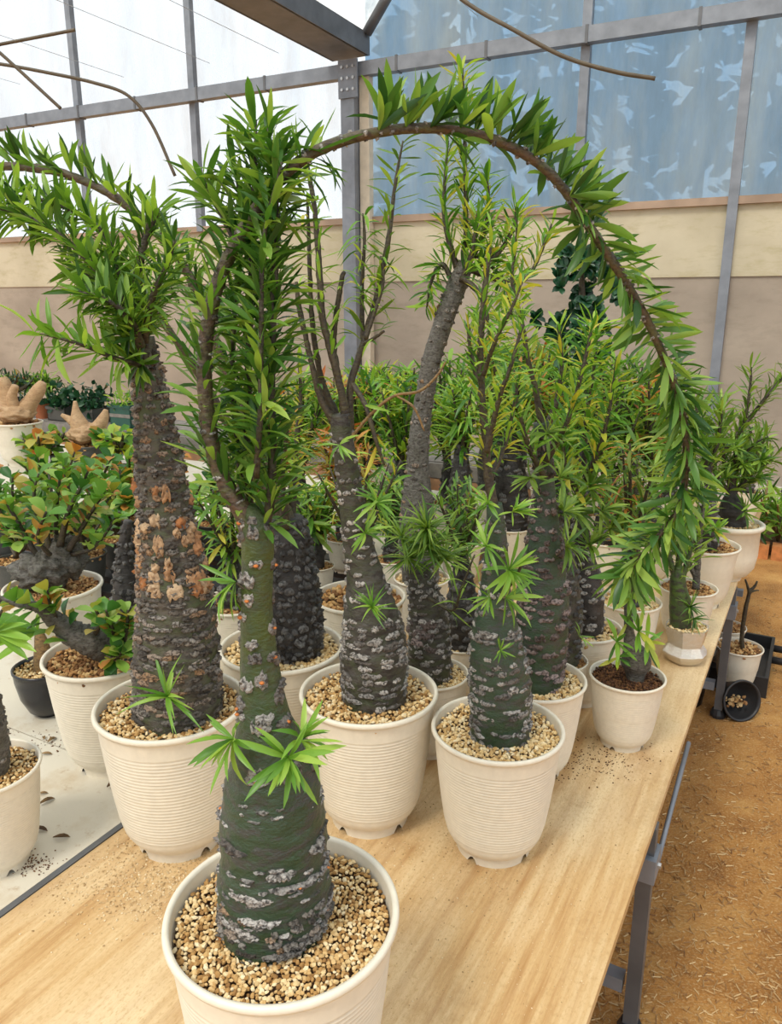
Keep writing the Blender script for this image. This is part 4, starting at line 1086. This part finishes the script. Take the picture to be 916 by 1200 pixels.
tR, oR = Rp.trunk([(50, 782, 20), (50, 768, 20), (48, 752, 15), (45, 738, 8)], 'twig', 20, 30, 0.05)
for (dx, dz, L) in ((-0.9, 0.5, 92), (-1.0, 0.15, 88), (-0.8, -0.15, 76), (-0.5, -0.3, 70), (-0.7, 0.75, 90), (0.3, 0.9, 50)):
    p = np.array(Rp.px(45, 740)); Rp.leaf(p, nrmz(np.array([dx, -0.45, dz])), np.array([0.2, -0.4, 0.9]), L * Rp.Y / F, 'leafTuft', 'wide')
Rp.finish()
Tp = Plant('caudex_plant', 'brown tapering caudex in ribbed cream pot at the near end of the white bench', -19, 898, 124, n=620, fill='gravel', indiv=40)
tT, oT = Tp.trunk([(-14, 905, 44), (-14, 870, 44), (-15, 830, 34), (-17, 790, 20), (-18, 760, 12)], 'greystem', 28, 70, 0.07)
Tp.scars(tT, 0.05, 0.95, 0.012, (0.4, 0.8), 0.004, 0.0025, 0.6, 'scarB')
for pts in ([(-18, 775, 8), (-8, 740, 5), (2, 715, 3)], [(-18, 770, 8), (-30, 730, 5), (-40, 700, 3)]):
    t, o = Tp.stem(pts, 'stem', 7)
for dx, dz, L in ((0.9, 0.1, 60), (0.95, -0.15, 66), (0.85, -0.4, 58), (0.8, 0.5, 50), (0.6, 0.8, 50)):
    Tp.leaf(np.array(Tp.px(-6, 742)), nrmz(np.array([dx, -0.3, dz])), np.array([-0.1, -0.5, 0.9]), L * Tp.Y / F, 'leafTuft', 'wide')
Tp.finish()

# ------------------------------------------------------------------ middle and back rows on the plywood bench
def bg_plant(cx, cy, w, ytop, lab, grp, mat='leafY', trunk=None, nst=6, nl=34, L=26, spread=70, shape='lance', fill='gravel_brown', pot='ribbed', k=1.02, scar='scarC', tm='trunkC', name='caudex_plant', base_z=BENCH_Z, indiv=12, lean=0):
    p = Plant(name, lab, cx, cy, w, k=k, pot=pot, n=240, fill=fill, group=grp, base_z=base_z, indiv=indiv)
    tw, ty = trunk or (w * 0.42, cy - (cy - ytop) * 0.35)
    h = cy - ty
    t, o = p.trunk([(cx, cy - 2, tw), (cx, cy - h * 0.3, tw * 1.02), (cx + lean * 0.5, cy - h * 0.65, tw * 0.72), (cx + lean, ty, tw * 0.38)], tm, 24, 40, 0.09)
    p.scars(t, 0.05, 0.95, 0.022, (0.5, 0.9), 0.008, 0.005, 0.75, scar, nu=6, nv=4, front=True)
    for i in range(nst):
        f = (i + 0.5) / nst * 2 - 1
        x1 = cx + lean + f * spread * 0.5 * random.uniform(0.7, 1.2); y1 = ytop + abs(f) * (ty - ytop) * 0.35 * random.uniform(0.3, 1.4)
        dy = random.uniform(-0.12, 0.12)
        ys = ty + random.uniform(-0.1, 0.45) * h
        tt, oo = p.stem([(cx + lean * 0.9, min(ys, cy - 8), 6), (cx + lean + (x1 - cx - lean) * 0.45, ty + (y1 - ty) * 0.4, 5, dy * 0.6), (x1, y1, 2, dy)], 'stem', 6)
        m2 = mat if random.random() < 0.68 or mat == 'leafR' else random.choice(('leafB', 'leafA', 'leafO'))
        p.along(tt, 0.12, 1, nl, L * random.uniform(0.8, 1.2), m2, 62, random.uniform(-0.05, 0.25), random.choice((shape, 'curly', shape)) if shape == 'lance' else shape)
    p.finish(lo=True)
    return p
grpB = 'back rows on the plywood bench'
V1 = bg_plant(275, 704, 84, 560, 'leafy plant in cream pot squeezed between the grey-brown and charcoal trunks', None, 'leafY', None, 6, 36, 30, 90)
V2 = bg_plant(421, 697, 108, 520, 'wide cream pot of brown bark chips right behind the sheaf of bare stems', None, 'leafY', (24, 640), 6, 26, 26, 120, fill='gravel_brown')
V3 = bg_plant(738, 703, 72, 520, 'leafy plant in cream pot of pumice under the tip of the arching stem', None, 'leafN', (30, 640), 7, 50, 30, 80, fill='gravel_pale')
V4 = bg_plant(541, 752, 60, 560, 'dark trunk wedged behind the bottle-shaped trunk in a cream pot', None, 'leafN', (40, 650), 6, 36, 30, 60, fill='gravel_pale', k=1.1)
LAST_Y = 'yellow-green bushy plant in a cream pot in the last rows before the sheet wall'
LAST_B = 'deep green bushy plant in a cream pot in the last rows before the sheet wall'
LAST_O = 'orange-flushed bushy plant in a cream pot on the far bench before the plank shelf'
for a in ((540, 634, 50, 450, (34, 520), 'leafY', 60, 'yellow-green plant with dark trunk behind the stubby grassy-crowned trunk'), (402, 630, 40, 500, None, 'leafO', 70, 'orange-flushed plant in a cream pot behind the wide pot of bark chips'),
          (598, 616, 52, 430, (40, 500), 'leafY', 70, 'yellow-green plant with a thick dark trunk behind the thin twiggy leader'), (655, 622, 50, 440, (30, 560), 'leafY', 70, 'yellow-green plant in cream pot behind the tall pink-scarred trunk'),
          (712, 632, 54, 430, (30, 570), 'leafB', 80, 'deep green plant in cream pot directly behind the dark ringed trunk'), (764, 628, 52, 440, None, 'leafY', 70, 'yellow-green plant in cream pot beside the wide smooth edge pot'),
          (470, 610, 44, 440, (34, 540), 'leafY', 80, 'yellow-green plant between the bare stems and the leaning lichen-grey trunk'), (524, 588, 40, 420, None, 'leafY', 70, 'yellow-green plant right behind the leaning lichen-grey trunk'),
          (318, 640, 50, 470, None, 'leafO', 80, 'orange-flushed plant in cream pot behind the charcoal blocky trunk'), (352, 600, 40, 440, None, 'leafY', 80, LAST_Y), (425, 590, 40, 440, None, 'leafY', 90, LAST_Y), (578, 572, 38, 400, (36, 480), 'leafY', 70, LAST_Y), (640, 572, 38, 410, None, 'leafY', 70, LAST_Y),
          (690, 580, 40, 410, None, 'leafB', 80, LAST_B), (740, 582, 40, 420, None, 'leafB', 80, LAST_B), (785, 580, 40, 430, None, 'leafN', 70, LAST_B), (480, 562, 36, 430, None, 'leafY', 80, LAST_Y), (610, 545, 32, 400, None, 'leafY', 70, LAST_Y), (672, 548, 32, 400, None, 'leafY', 70, LAST_Y), (395, 556, 34, 440, None, 'leafO', 80, LAST_O), (440, 545, 32, 430, None, 'leafY', 80, LAST_Y),
          (458, 654, 44, 560, None, 'leafN', 60, 'low leafy plant in cream pot between the sheaf of stems and the stubby trunk'), (372, 662, 40, 570, None, 'leafY', 60, 'low leafy plant in cream pot beside the wide pot of bark chips')):
    bg_plant(a[0], a[1], a[2], a[3], a[7], grpB if a[7] in (LAST_Y, LAST_B, LAST_O) else None, a[5], a[4], 8, 46, 28, a[6])
# W: leaning lichen-grey trunk
W = Plant('caudex_plant', 'tall leaning lichen-grey trunk with a crown of yellowing upright shoots', 494, 676, 66, n=300, fill='gravel_pale', indiv=150)
tW, oW = W.trunk([(492, 668, 44), (490, 630, 44), (489, 590, 38), (489, 555, 28), (491, 510, 24), (498, 462, 22), (506, 420, 22), (520, 375, 23), (535, 335, 23), (546, 308, 19)], 'greystem', 32, 140, 0.08)
W.scars(tW, 0.05, 0.97, 0.02, (0.4, 0.8), 0.006, 0.003, 0.55, 'scarB', front=True)
for pts, n in (([(544, 312, 10), (546, 260, 6), (545, 200, 5), (544, 140, 4), (542, 80, 2)], 120), ([(540, 325, 9), (528, 290, 7), (520, 250, 5), (522, 200, 4), (525, 165, 2)], 90), ([(546, 312, 9), (568, 270, 6), (572, 230, 4), (570, 205, 2)], 80), ([(544, 318, 9), (580, 300, 6), (600, 270, 5), (606, 240, 3)], 80), ([(542, 325, 8, -.03), (565, 350, 6, -.05), (575, 400, 4, -.06), (580, 440, 3, -.06)], 70), ([(534, 338, 8), (518, 310, 6), (505, 330, 4), (500, 360, 2)], 60), ([(546, 312, 8, .03), (560, 300, 6, .05), (590, 330, 4, .06), (600, 370, 3, .06)], 80), ([(540, 330, 8, -.02), (552, 300, 6, -.04), (560, 250, 4, -.05)], 70), ([(545, 315, 8), (610, 330, 5), (640, 280, 4), (646, 262, 2)], 60)):
    t, o = W.stem(pts, 'stem', 7, None, 0.1); W.along(t, 0.15, 1, n, 27, 'leafY', 58, 0.2, owner=o)
W.finish()
# X: dark ivy-leaved column
X = Plant('climbing_plant', 'column of small rounded dark green leaves climbing above the back rows', 680, 600, 44, n=200, fill='gravel_brown', indiv=100, k=1.02)
tX, oX = X.trunk([(680, 596, 14), (682, 500, 12), (684, 420, 10), (682, 350, 8), (680, 300, 5)], 'stem', 12, 60, 0.08)
X.along(tX, 0.2, 0.55, 160, 17, 'leafD', 70, -0.1, 'round')
for i in range(60):
    y = random.uniform(295, 425); x = 684 + random.gauss(0, 19) + 8 * math.sin(y * 0.06)
    X.tuft(x, y, 13, 14, 'leafD', 'round', (random.uniform(-0.5, 0.5), -0.8, 0.1), 1.2, random.uniform(-0.14, 0.1))
X.finish()

# ------------------------------------------------------------------ plants on the black bench: round reddish leaves
RL = 'round-leaved plant flushed orange in a dark pot on the black slatted bench'
for (x, y, w) in ((20, 655, 54), (98, 648, 52), (140, 630, 46), (55, 625, 46), (10, 615, 42), (105, 612, 42), (160, 606, 40), (215, 640, 48), (250, 612, 42), (205, 606, 40), (65, 598, 36), (295, 600, 40)):
    p = Plant('round_leaf_shrub', RL, x, y, w, k=0.9, pot='dark', n=160, fill='gravel_brown', base_z=DZ, group='round-leaved plants on the black bench', indiv=16)
    for i in range(5):
        x1 = x + random.uniform(-36, 36); y1 = y - random.uniform(35, 85)
        t, o = p.stem([(x + random.uniform(-4, 4), y - 2, 5), ((x + x1) / 2 + random.uniform(-6, 6), (y + y1) / 2, 4, random.uniform(-.06, .06)), (x1, y1, 2, random.uniform(-.1, .1))], 'stem', 6)
        p.along(t, 0.3, 1, 17, 20, 'leafR' if random.random() < 0.75 else 'leafO', 62, 0.35, 'round')
    p.finish(lo=True)

# ------------------------------------------------------------------ far bench and shelf
def tan(lab, cx, cy, w, k, pot, parts, lumps):
    p = Plant('tan_caudex_plant', lab, cx, cy, w, k=k, pot=pot, n=160, fill='gravel_brown', level=0.1)
    lump(p, *lumps, 'tancaudex', 0, 'caudex', random.random() * 9, 0.2)
    for pts in parts: p.mesh_tube('arm', p.tube(pts, 26), 'tancaudex', 14)
    return p
t1 = tan('swollen tan caudex with stubby arms in cream pot on the far bench', 20, 494, 56, 0.9, 'smooth', ([(12, 478, 22), (8, 462, 18), (4, 448, 16), (2, 442, 10)], [(28, 482, 22), (38, 468, 17), (46, 456, 15), (50, 448, 9)], [(16, 480, 16, -.03), (14, 465, 12, -.04), (18, 452, 8, -.05)]), (18, 484, 44, 26))
t1.tuft(4, 444, 16, 12, 'leafB', 'grass', (0, 0, 1), 0.9); t1.finish(True)
t2 = tan('tan caudex forked like a bird in a charcoal pot on the far bench', 103, 520, 50, 0.55, 'dark', ([(98, 508, 24), (92, 495, 20), (89, 482, 10), (88, 470, 4)], [(92, 500, 14), (82, 492, 9), (72, 486, 4)], [(106, 510, 20), (116, 500, 17), (122, 488, 11), (124, 480, 5)]), (100, 508, 40, 24))
t2.tuft(118, 515, 18, 20, 'leafR', 'round', (0.2, -0.6, 0.6), 1.1, -0.06); t2.finish(True)
t3 = bg_plant(67, 532, 18, 506, 'tiny seedling in a small black square pot beside the charcoal pot', None, 'leafR', (3, 520), 4, 6, 14, 20, 'round', 'soil_grit', 'dark', 0.9)
t4 = bg_plant(45, 538, 20, 512, 'low leafy herb in a small dark pot in front of the large tan caudex', None, 'leafB', (3, 530), 7, 10, 18, 50, 'round', 'soil_grit', 'dark', 0.6)
t5 = bg_plant(140, 545, 22, 505, 'pale-leaved herb in a small dark pot at the corner of the far bench', None, 'leafY', (3, 532), 7, 10, 18, 40, 'round', 'soil_grit', 'dark', 0.6)
def planter(px0, px1, py, h, mat, lab, stripe=False, leaf='leafD'):
    a = on_z(px0, py, SHZ); b = on_z(px1, py, SHZ)
    w = (b - a).length
    c = (a + b) * 0.5
    lc = c - E0
    lx, ly = lc.dot(BX), lc.dot(BY)
    ly = min(max(ly, sy0 + 0.12), sy0 + 0.36)
    pos = E0 + BX * lx + BY * ly
    o = empty('planter_box', (pos.x, pos.y, SHZ), -BA)
    tag(o, lab, 'planter')
    mb = MB(); t = 0.008; d = 0.20; wt = w / 2
    for (x0, x1, y0, y1) in ((-wt, wt, -d / 2, -d / 2 + t), (-wt, wt, d / 2 - t, d / 2), (-wt, -wt + t, -d / 2, d / 2), (wt - t, wt, -d / 2, d / 2)):
        mb.box(x0, x1, y0, y1, 0, h)
    mb.box(-wt, wt, -d / 2, d / 2, 0, 0.01)
    mb.box(-wt - 0.008, wt + 0.008, -d / 2 - 0.008, -d / 2, h - 0.02, h)
    mb.build('box', M[mat], o)
    if stripe: MB().box(-wt, wt, -d / 2 - 0.003, -d / 2 - 0.001, h * 0.45, h * 0.60).build('stripe', M['plankgrey'], o)
    MB().box(-wt + t, wt - t, -d / 2 + t, d / 2 - t, h * 0.8 - 0.01, h * 0.85).build('soil_bed', M['soil'], o)
    Vs = []; Qs = []; As = []; n = 0
    for i in range(int(260 * w / 0.3)):
        V0, Q0 = SHAPES['round_lo' if leaf != 'leafY' else 'lance_lo'][random.randrange(3)]
        d_ = nrmz(rng.normal(0, 1, 3) + np.array([0, -0.2, 0.6])); u = nrmz(np.cross(d_, rng.normal(0, 1, 3))); y = np.cross(u, d_)
        q = np.array([random.uniform(-wt, wt), random.uniform(-0.12, 0.10), h * 0.8 + abs(random.gauss(0, 0.07))])
        Vs.append((V0 @ np.stack([d_, y, u])) * random.uniform(0.035, 0.07) + q); Qs.append(Q0 + n); n += len(V0); As.append(np.full(len(V0), random.random()))
    tag(put('foliage', mesh_arrays('foliage', np.vstack(Vs), np.vstack(Qs), M[leaf], True, np.concatenate(As)), o), kind='stuff')
planter(133, 166, 500, 0.15, 'greenpot', 'bottle green planter box with a pale stripe on the plank shelf', True, 'leafY')
planter(62, 92, 492, 0.10, 'greypot', 'dark planter tray of low herbs beside the terracotta pot on the shelf')
planter(97, 128, 494, 0.10, 'greypot', 'dark planter tray of low herbs beside the bottle green planter on the shelf')
t6 = bg_plant(48, 468, 22, 440, 'bushy plant in a terracotta pot on the plank shelf', None, 'leafB', (4, 462), 8, 24, 16, 60, 'lance', 'soil_grit', 'terracotta', 1.0, base_z=SHZ)
t7 = bg_plant(15, 466, 24, 440, 'bushy dark plant in a charcoal pot at the end of the plank shelf', None, 'leafD', (4, 462), 8, 24, 16, 60, 'lance', 'soil_grit', 'dark', 1.0, base_z=SHZ)

# ------------------------------------------------------------------ trolley, fallen pot and bed beyond the free edge
CZ = 0.03
cpos = on_z(866, 797, CZ)
ct = empty('black_tray', (cpos.x, cpos.y, 0), -BA)
tag(ct, 'low black tray with two tube handles on the soil beside the bench leg', 'tray')
MB().box(-0.22, 0.085, -0.035, 0.36, 0.002, CZ).build('tray_floor', M['blackpl'], ct)
for (a, b, c_, d_) in ((-0.22, 0.085, -0.047, -0.035), (-0.22, 0.085, 0.36, 0.372), (-0.232, -0.22, -0.047, 0.372), (0.085, 0.097, -0.047, 0.372)):
    MB().box(a, b, c_, d_, 0.0, CZ + 0.05).build('tray_rim', M['blackpl'], ct)
for yy in (0.18, 0.30): MB().rod([(0.09, yy, CZ + 0.03), (0.35, yy - 0.02, CZ + 0.035), (0.75, yy - 0.05, CZ + 0.04)], 0.014, 10).build('handle', M['blackpl'], ct, True)
Sx = Plant('bare_stick_plant', 'bare forked green stick in a cream pot of coarse bark on the black tray', 866, 757, 53, k=0.95, pot='smooth', n=150, fill='gravel_brown', base_z=CZ)
Sx.stem([(870, 768, 7), (869, 745, 5), (873, 715, 5), (879, 690, 4)], 'stem', 8)
for pts in ([(878, 696, 4), (876, 688, 3), (873, 679, 2)], [(879, 692, 4), (884, 687, 3), (887, 681, 2)], [(879, 694, 3), (885, 692, 2), (889, 692, 1.5)]): Sx.stem(pts, 'stem', 6)
Sy = Plant('caudex_plant', 'empty-looking cream pot of brown grit on the black tray half under the bench', 850, 733, 46, k=0.95, pot='smooth', n=150, fill='gravel_brown', base_z=CZ)
Sy.stem([(847, 735, 7), (846, 728, 6), (847, 722, 3)], 'stem', 6, name='stump')
g = on_z(867, 843, 0.0)
fp = empty('black_nursery_pot', (g.x, g.y, 0.0))
tag(fp, 'empty black nursery pot tipped on its side on the soil, mouth facing out', 'pot')
r_ = 24 * depth(g) / F
mb = MB(); mb.lathe([(0.0, -1.15), (0.66, -1.15), (0.70, -1.1), (0.95, -0.12), (1.02, -0.12), (1.02, 0.0), (0.93, 0.0), (0.90, -0.15), (0.66, -1.06), (0, -1.06)], 40)
o = mb.build('pot', M['blackpl'], fp, True); o.scale = (r_,) * 3; o.location = (0, 0, r_ * 0.99); o.rotation_euler = (math.radians(76), 0, math.radians(12))
Pd = rng.normal(0, 1, (40, 3)) * np.array([0.22, 0.18, 0.12]) * r_ + np.array([0.0, r_ * 0.62, r_ * 0.62])
V, Q, A_ = stones(Pd, rng.uniform(0.06, 0.14, 40) * r_)
tag(put('dry_debris', mesh_arrays('dry_debris', V, Q, M['straw'], False, A_), fp), kind='stuff')
# dark bucket under the bench
bk = on_z(826, 822, 0.0)
o = MB().lathe([(0.0, 0.0), (0.085, 0.0), (0.105, 0.2), (0.112, 0.2), (0.112, 0.215), (0.1, 0.215), (0.08, 0.02), (0, 0.02)], 28).build('black_bucket', M['blackpl'], None, True, Vector((bk.x - 0.09, bk.y + 0.03, 0)))
tag(o, 'black plastic bucket standing on the soil under the plywood bench', 'bucket')
# brick border of the bed before the wall, with a straggling plant
b0 = on_z(876, 650, 0.0)
bed = empty('brick_border', b0, -GA)
tag(bed, 'low border of orange clay bricks edging the bed before the sheet wall', 'brick border')
mbk = MB(); mbk.box(-0.105, 0.105, -0.05, 0.05, 0, 0.085); mbk = mbk.mesh('brick', M['brick'])
for i in range(-8, 8):
    o = put('brick', mbk, bed); o.location = (i * 0.225, random.uniform(-0.012, 0.012), -0.005); o.rotation_euler = (random.uniform(-0.04, 0.04), 0, random.uniform(-0.06, 0.06))
MB().box(-1.9, 1.9, 0.05, 0.7, -0.02, 0.06).build('bed_soil', M['soil'], bed)
for (x, y, w, sd) in ((884, 640, 26, 0), (912, 640, 26, 1)):
    g0 = on_z(x, y, 0.06)
    gp = Plant.__new__(Plant)
    gp.base = Vector((g0.x, g0.y + 0.1, 0.06)); gp.Y = gp.base.y; gp.leaves = []; gp.indiv = 40
    gp.root = empty('bed_plant', gp.base)
    tag(gp.root, ('straggly dark-leaved plant with dry stalks in the bed beside the lipped pot', 'broad-leaved plant spreading out of the bed along the bricks')[sd], 'plant')
    for i in range(7):
        x1 = x + random.uniform(-24, 30); y1 = y - random.uniform(30, 80)
        t, o = gp.stem([(x, y - 6, 4), ((x + x1) / 2, (y + y1) / 2, 3, random.uniform(-.1, .1)), (x1, y1, 2, random.uniform(-.2, .2))], 'stem' if i % 2 else 'twig', 6)
        gp.along(t, 0.3, 1, 14, 30, 'leafB', 62, 0.2, 'wide')
    for i in range(26):
        gp.leaf(np.array(gp.px(x + random.uniform(-14, 20), y - 20)), nrmz(np.array([random.uniform(-0.5, 0.5), -0.3, random.uniform(-0.9, 0.6)])), np.array([0, -0.5, 0.8]), 0.16, 'straw_leaf', 'grass') if 'straw_leaf' in M else None
    gp.finish(True)
bg_plant(876, 575, 32, 500, 'small leafy plant in cream pot half hidden behind the bushy corner shrub', None, 'leafB', None, 6, 20, 22, 50, base_z=BENCH_Z)

# ------------------------------------------------------------------ small debris
def scatter(name, n, fn, size, mat, lab, flat=0.6):
    Pp = np.array([fn() for _ in range(n)])
    V, Q, A_ = stones(Pp, rng.uniform(size[0], size[1], n), flat)
    return tag(put(name, mesh_arrays(name, V, Q, M[mat], False, A_)), lab, 'grit', kind='stuff')
def near_px(cx, cy, sx, sy):
    def f():
        while True:
            p = on_z(random.gauss(cx, sx), random.gauss(cy, sy), BENCH_Z + 0.0008)
            q = p - E0
            if -bw + 0.02 < q.dot(BX) < -0.01: return tuple(p)
    return f
scatter('spilled_grit', 2600, near_px(190, 1025, 75, 32), (0.0005, 0.0020), 'dust', 'pale grit spilled on the plywood around the grey-brown trunk pot')
scatter('spilled_grit', 900, near_px(480, 985, 110, 40), (0.0005, 0.0016), 'dust', 'fine grit scattered over the plywood between the front pots')
scatter('spilled_grit', 1100, near_px(560, 1060, 140, 80), (0.0004, 0.0011), 'dust', 'sparse specks of grit on the open plywood by the free edge')
scatter('soil_crumbs', 500, near_px(690, 890, 40, 14), (0.0005, 0.0018), 'soil_grit', 'dark soil crumbs on the plywood around the small soil-filled pot')
def wb_px(cx, cy, sx, sy):
    return lambda: tuple(on_z(random.gauss(cx, sx), random.gauss(cy, sy), BENCH_Z + 0.0008))
scatter('soil_crumbs', 160, wb_px(35, 1012, 14, 8), (0.0006, 0.0018), 'soil_grit', 'dark crumbs on the white bench at the foot of its near pot')
scatter('soil_crumbs', 90, wb_px(60, 870, 30, 8), (0.0006, 0.0022), 'soil_grit', 'crumbs along the joint of the white boards')
# dry leaves on the white bench, each its own
def dry_leaf(x, y, L, ang, lab):
    Vv, Qq = leaf_verts(0.34, 0.12, 0.9, 0.1)
    Vv = Vv * L; Vv[:, 2] -= Vv[:, 2].min() - 0.0005
    p = on_z(x, y, BENCH_Z)
    if (p - E0).dot(BX) > -bw - 0.005 and x < 140: pass
    o = put('dried_leaf', mesh_arrays('dried_leaf', Vv, Qq, M['dry']), None, p, ang)
    tag(o, lab, 'dried leaf', 'dried leaves on the white bench')
for (x, y, L, a, lab) in ((126, 926, 0.045, 1.1, 'dark curled dry leaf leaning by the grey-brown trunk pot'), (138, 953, 0.022, 0.4, 'short brown dry leaf at the foot of the grey-brown trunk pot'), (46, 945, 0.032, 0.8, 'olive dry leaf on the white boards beside the near pot'),
                        (40, 972, 0.028, -0.3, 'brown dry leaf touching the near pot on the white bench'), (62, 984, 0.030, 0.1, 'grey folded dry leaf alone on the white boards'), (44, 932, 0.02, 0.2, 'small brown leaf scrap on the white boards'),
                        (56, 872, 0.028, 1.2, 'reddish dry leaf lying on the joint of the boards'), (48, 885, 0.024, 0.0, 'dark leaf scrap beside the joint of the boards'), (52, 868, 0.02, 2.0, 'crumpled leaf scrap on the joint of the boards')):
    dry_leaf(x, y, L, a, lab)
# straw and twigs on the soil
def straw():
    n = 3800; Vs = []; Qs = []; As = []
    for i in range(n):
        p = on_z(random.uniform(690, 960), 700 + 520 * random.random() ** 1.3, 0.002)
        L = random.uniform(0.004, 0.022); a = random.random() * 6.28; w = random.uniform(0.0005, 0.0014)
        d = Vector((math.cos(a), math.sin(a), 0)) * L; s_ = Vector((-math.sin(a), math.cos(a), 0)) * w; z = Vector((0, 0, w))
        b_ = len(Vs)
        for q in (p - s_, p + s_, p + z * 2): Vs += [q, q + d]
        Qs += [(b_, b_ + 1, b_ + 5, b_ + 4), (b_ + 4, b_ + 5, b_ + 3, b_ + 2)]
        As += [random.random()] * 6
    return mesh_arrays('straw', np.array([tuple(v) for v in Vs]), np.array(Qs), M['straw'], False, As)
tag(put('straw', straw()), 'loose straw and twig bits strewn on the orange soil', 'straw', kind='stuff')

# ------------------------------------------------------------------ bent rods hanging in the roof
def hang(pts, Yd, r, lab):
    P_ = [at_y(x, y, Yd + dy) for x, y, dy in pts]
    t = Tube(P_, [r] * len(P_), 60)
    V, Q = t.surface(10, None, True)
    tag(put('bent_rod', mesh_arrays('bent_rod', V, Q, M['cable'])), lab, 'rod')
hang([(470, -60, 0.3), (545, 2, 0.2), (600, 34, 0.1), (660, 66, 0.05), (720, 84, 0), (767, 92, 0)], 4.6, 0.011, 'brown bent rod hanging from the roof across the bluish film')
hang([(-60, 68, 0), (0, 75, 0), (60, 86, 0), (110, 97, 0), (150, 112, 0), (178, 146, 0), (205, 206, 0)], 5.2, 0.010, 'brown rod curving down in front of the milky film')
hang([(-40, 30, 0), (0, 62, 0), (71, 127, 0)], 5.0, 0.010, 'short dark rod slanting behind the curving rod')
hang([(-50, 62, 0), (0, 52, 0), (88, 35, 0)], 6.6, 0.012, 'straight thin rod tied to the slim upright bar farthest from the gutter')

# ------------------------------------------------------------------ trees outside the bluish film
def out_tree(u, v, h, r, lab, dense=900):
    p = W0 + GU * u + GV * v
    o = empty('outdoor_tree', (p.x, p.y, 0))
    tag(o, lab, 'tree', 'trees outside the film')
    t = Tube([(0, 0, -0.1), (0.05, 0, h * 0.5), (0, 0.03, h)], [r * 0.09, r * 0.07, 0.02], 24)
    V, Q = t.surface(10, None, True); put('trunk', mesh_arrays('trunk', V, Q, M['greystem']), o)
    Vs = []; Qs = []; As = []; n = 0
    for i in range(dense):
        z = h * (0.25 + 0.75 * random.random()); rr = r * (1.15 - z / h) * math.sqrt(random.random()) + 0.1; a = random.random() * 6.28
        V0, Q0 = SHAPES['wide_lo'][random.randrange(3)]
        d_ = nrmz(np.array([math.cos(a), math.sin(a), random.uniform(-0.6, 0.3)])); u_ = nrmz(np.cross(d_, rng.normal(0, 1, 3))); y_ = np.cross(u_, d_)
        Vs.append((V0 * np.array([1, 2.2, 1]) @ np.stack([d_, y_, u_])) * random.uniform(0.3, 0.6) + np.array([rr * math.cos(a), rr * math.sin(a), z])); Qs.append(Q0 + n); n += len(V0); As.append(np.full(len(V0), random.random()))
    tag(put('foliage', mesh_arrays('foliage', np.vstack(Vs), np.vstack(Qs), M['leafOut'], True, np.concatenate(As)), o), kind='stuff')
TL = 'tall dark tree outside seen hazily through the bluish film'
for i, (u, v, h, r) in enumerate(((-5.6, 6.0, 5.6, 0.8), (-4.5, 5.0, 6.8, 0.8), (-3.6, 7.0, 8.5, 1.0), (-2.5, 5.2, 7.2, 0.85), (-1.6, 7.4, 9.5, 1.0), (-0.7, 5.0, 7.0, 0.85), (0.4, 6.6, 9.0, 1.0), (1.4, 5.2, 7.6, 0.9), (2.6, 7.0, 8.5, 1.0))):
    out_tree(u, v, h, r, TL, 420)
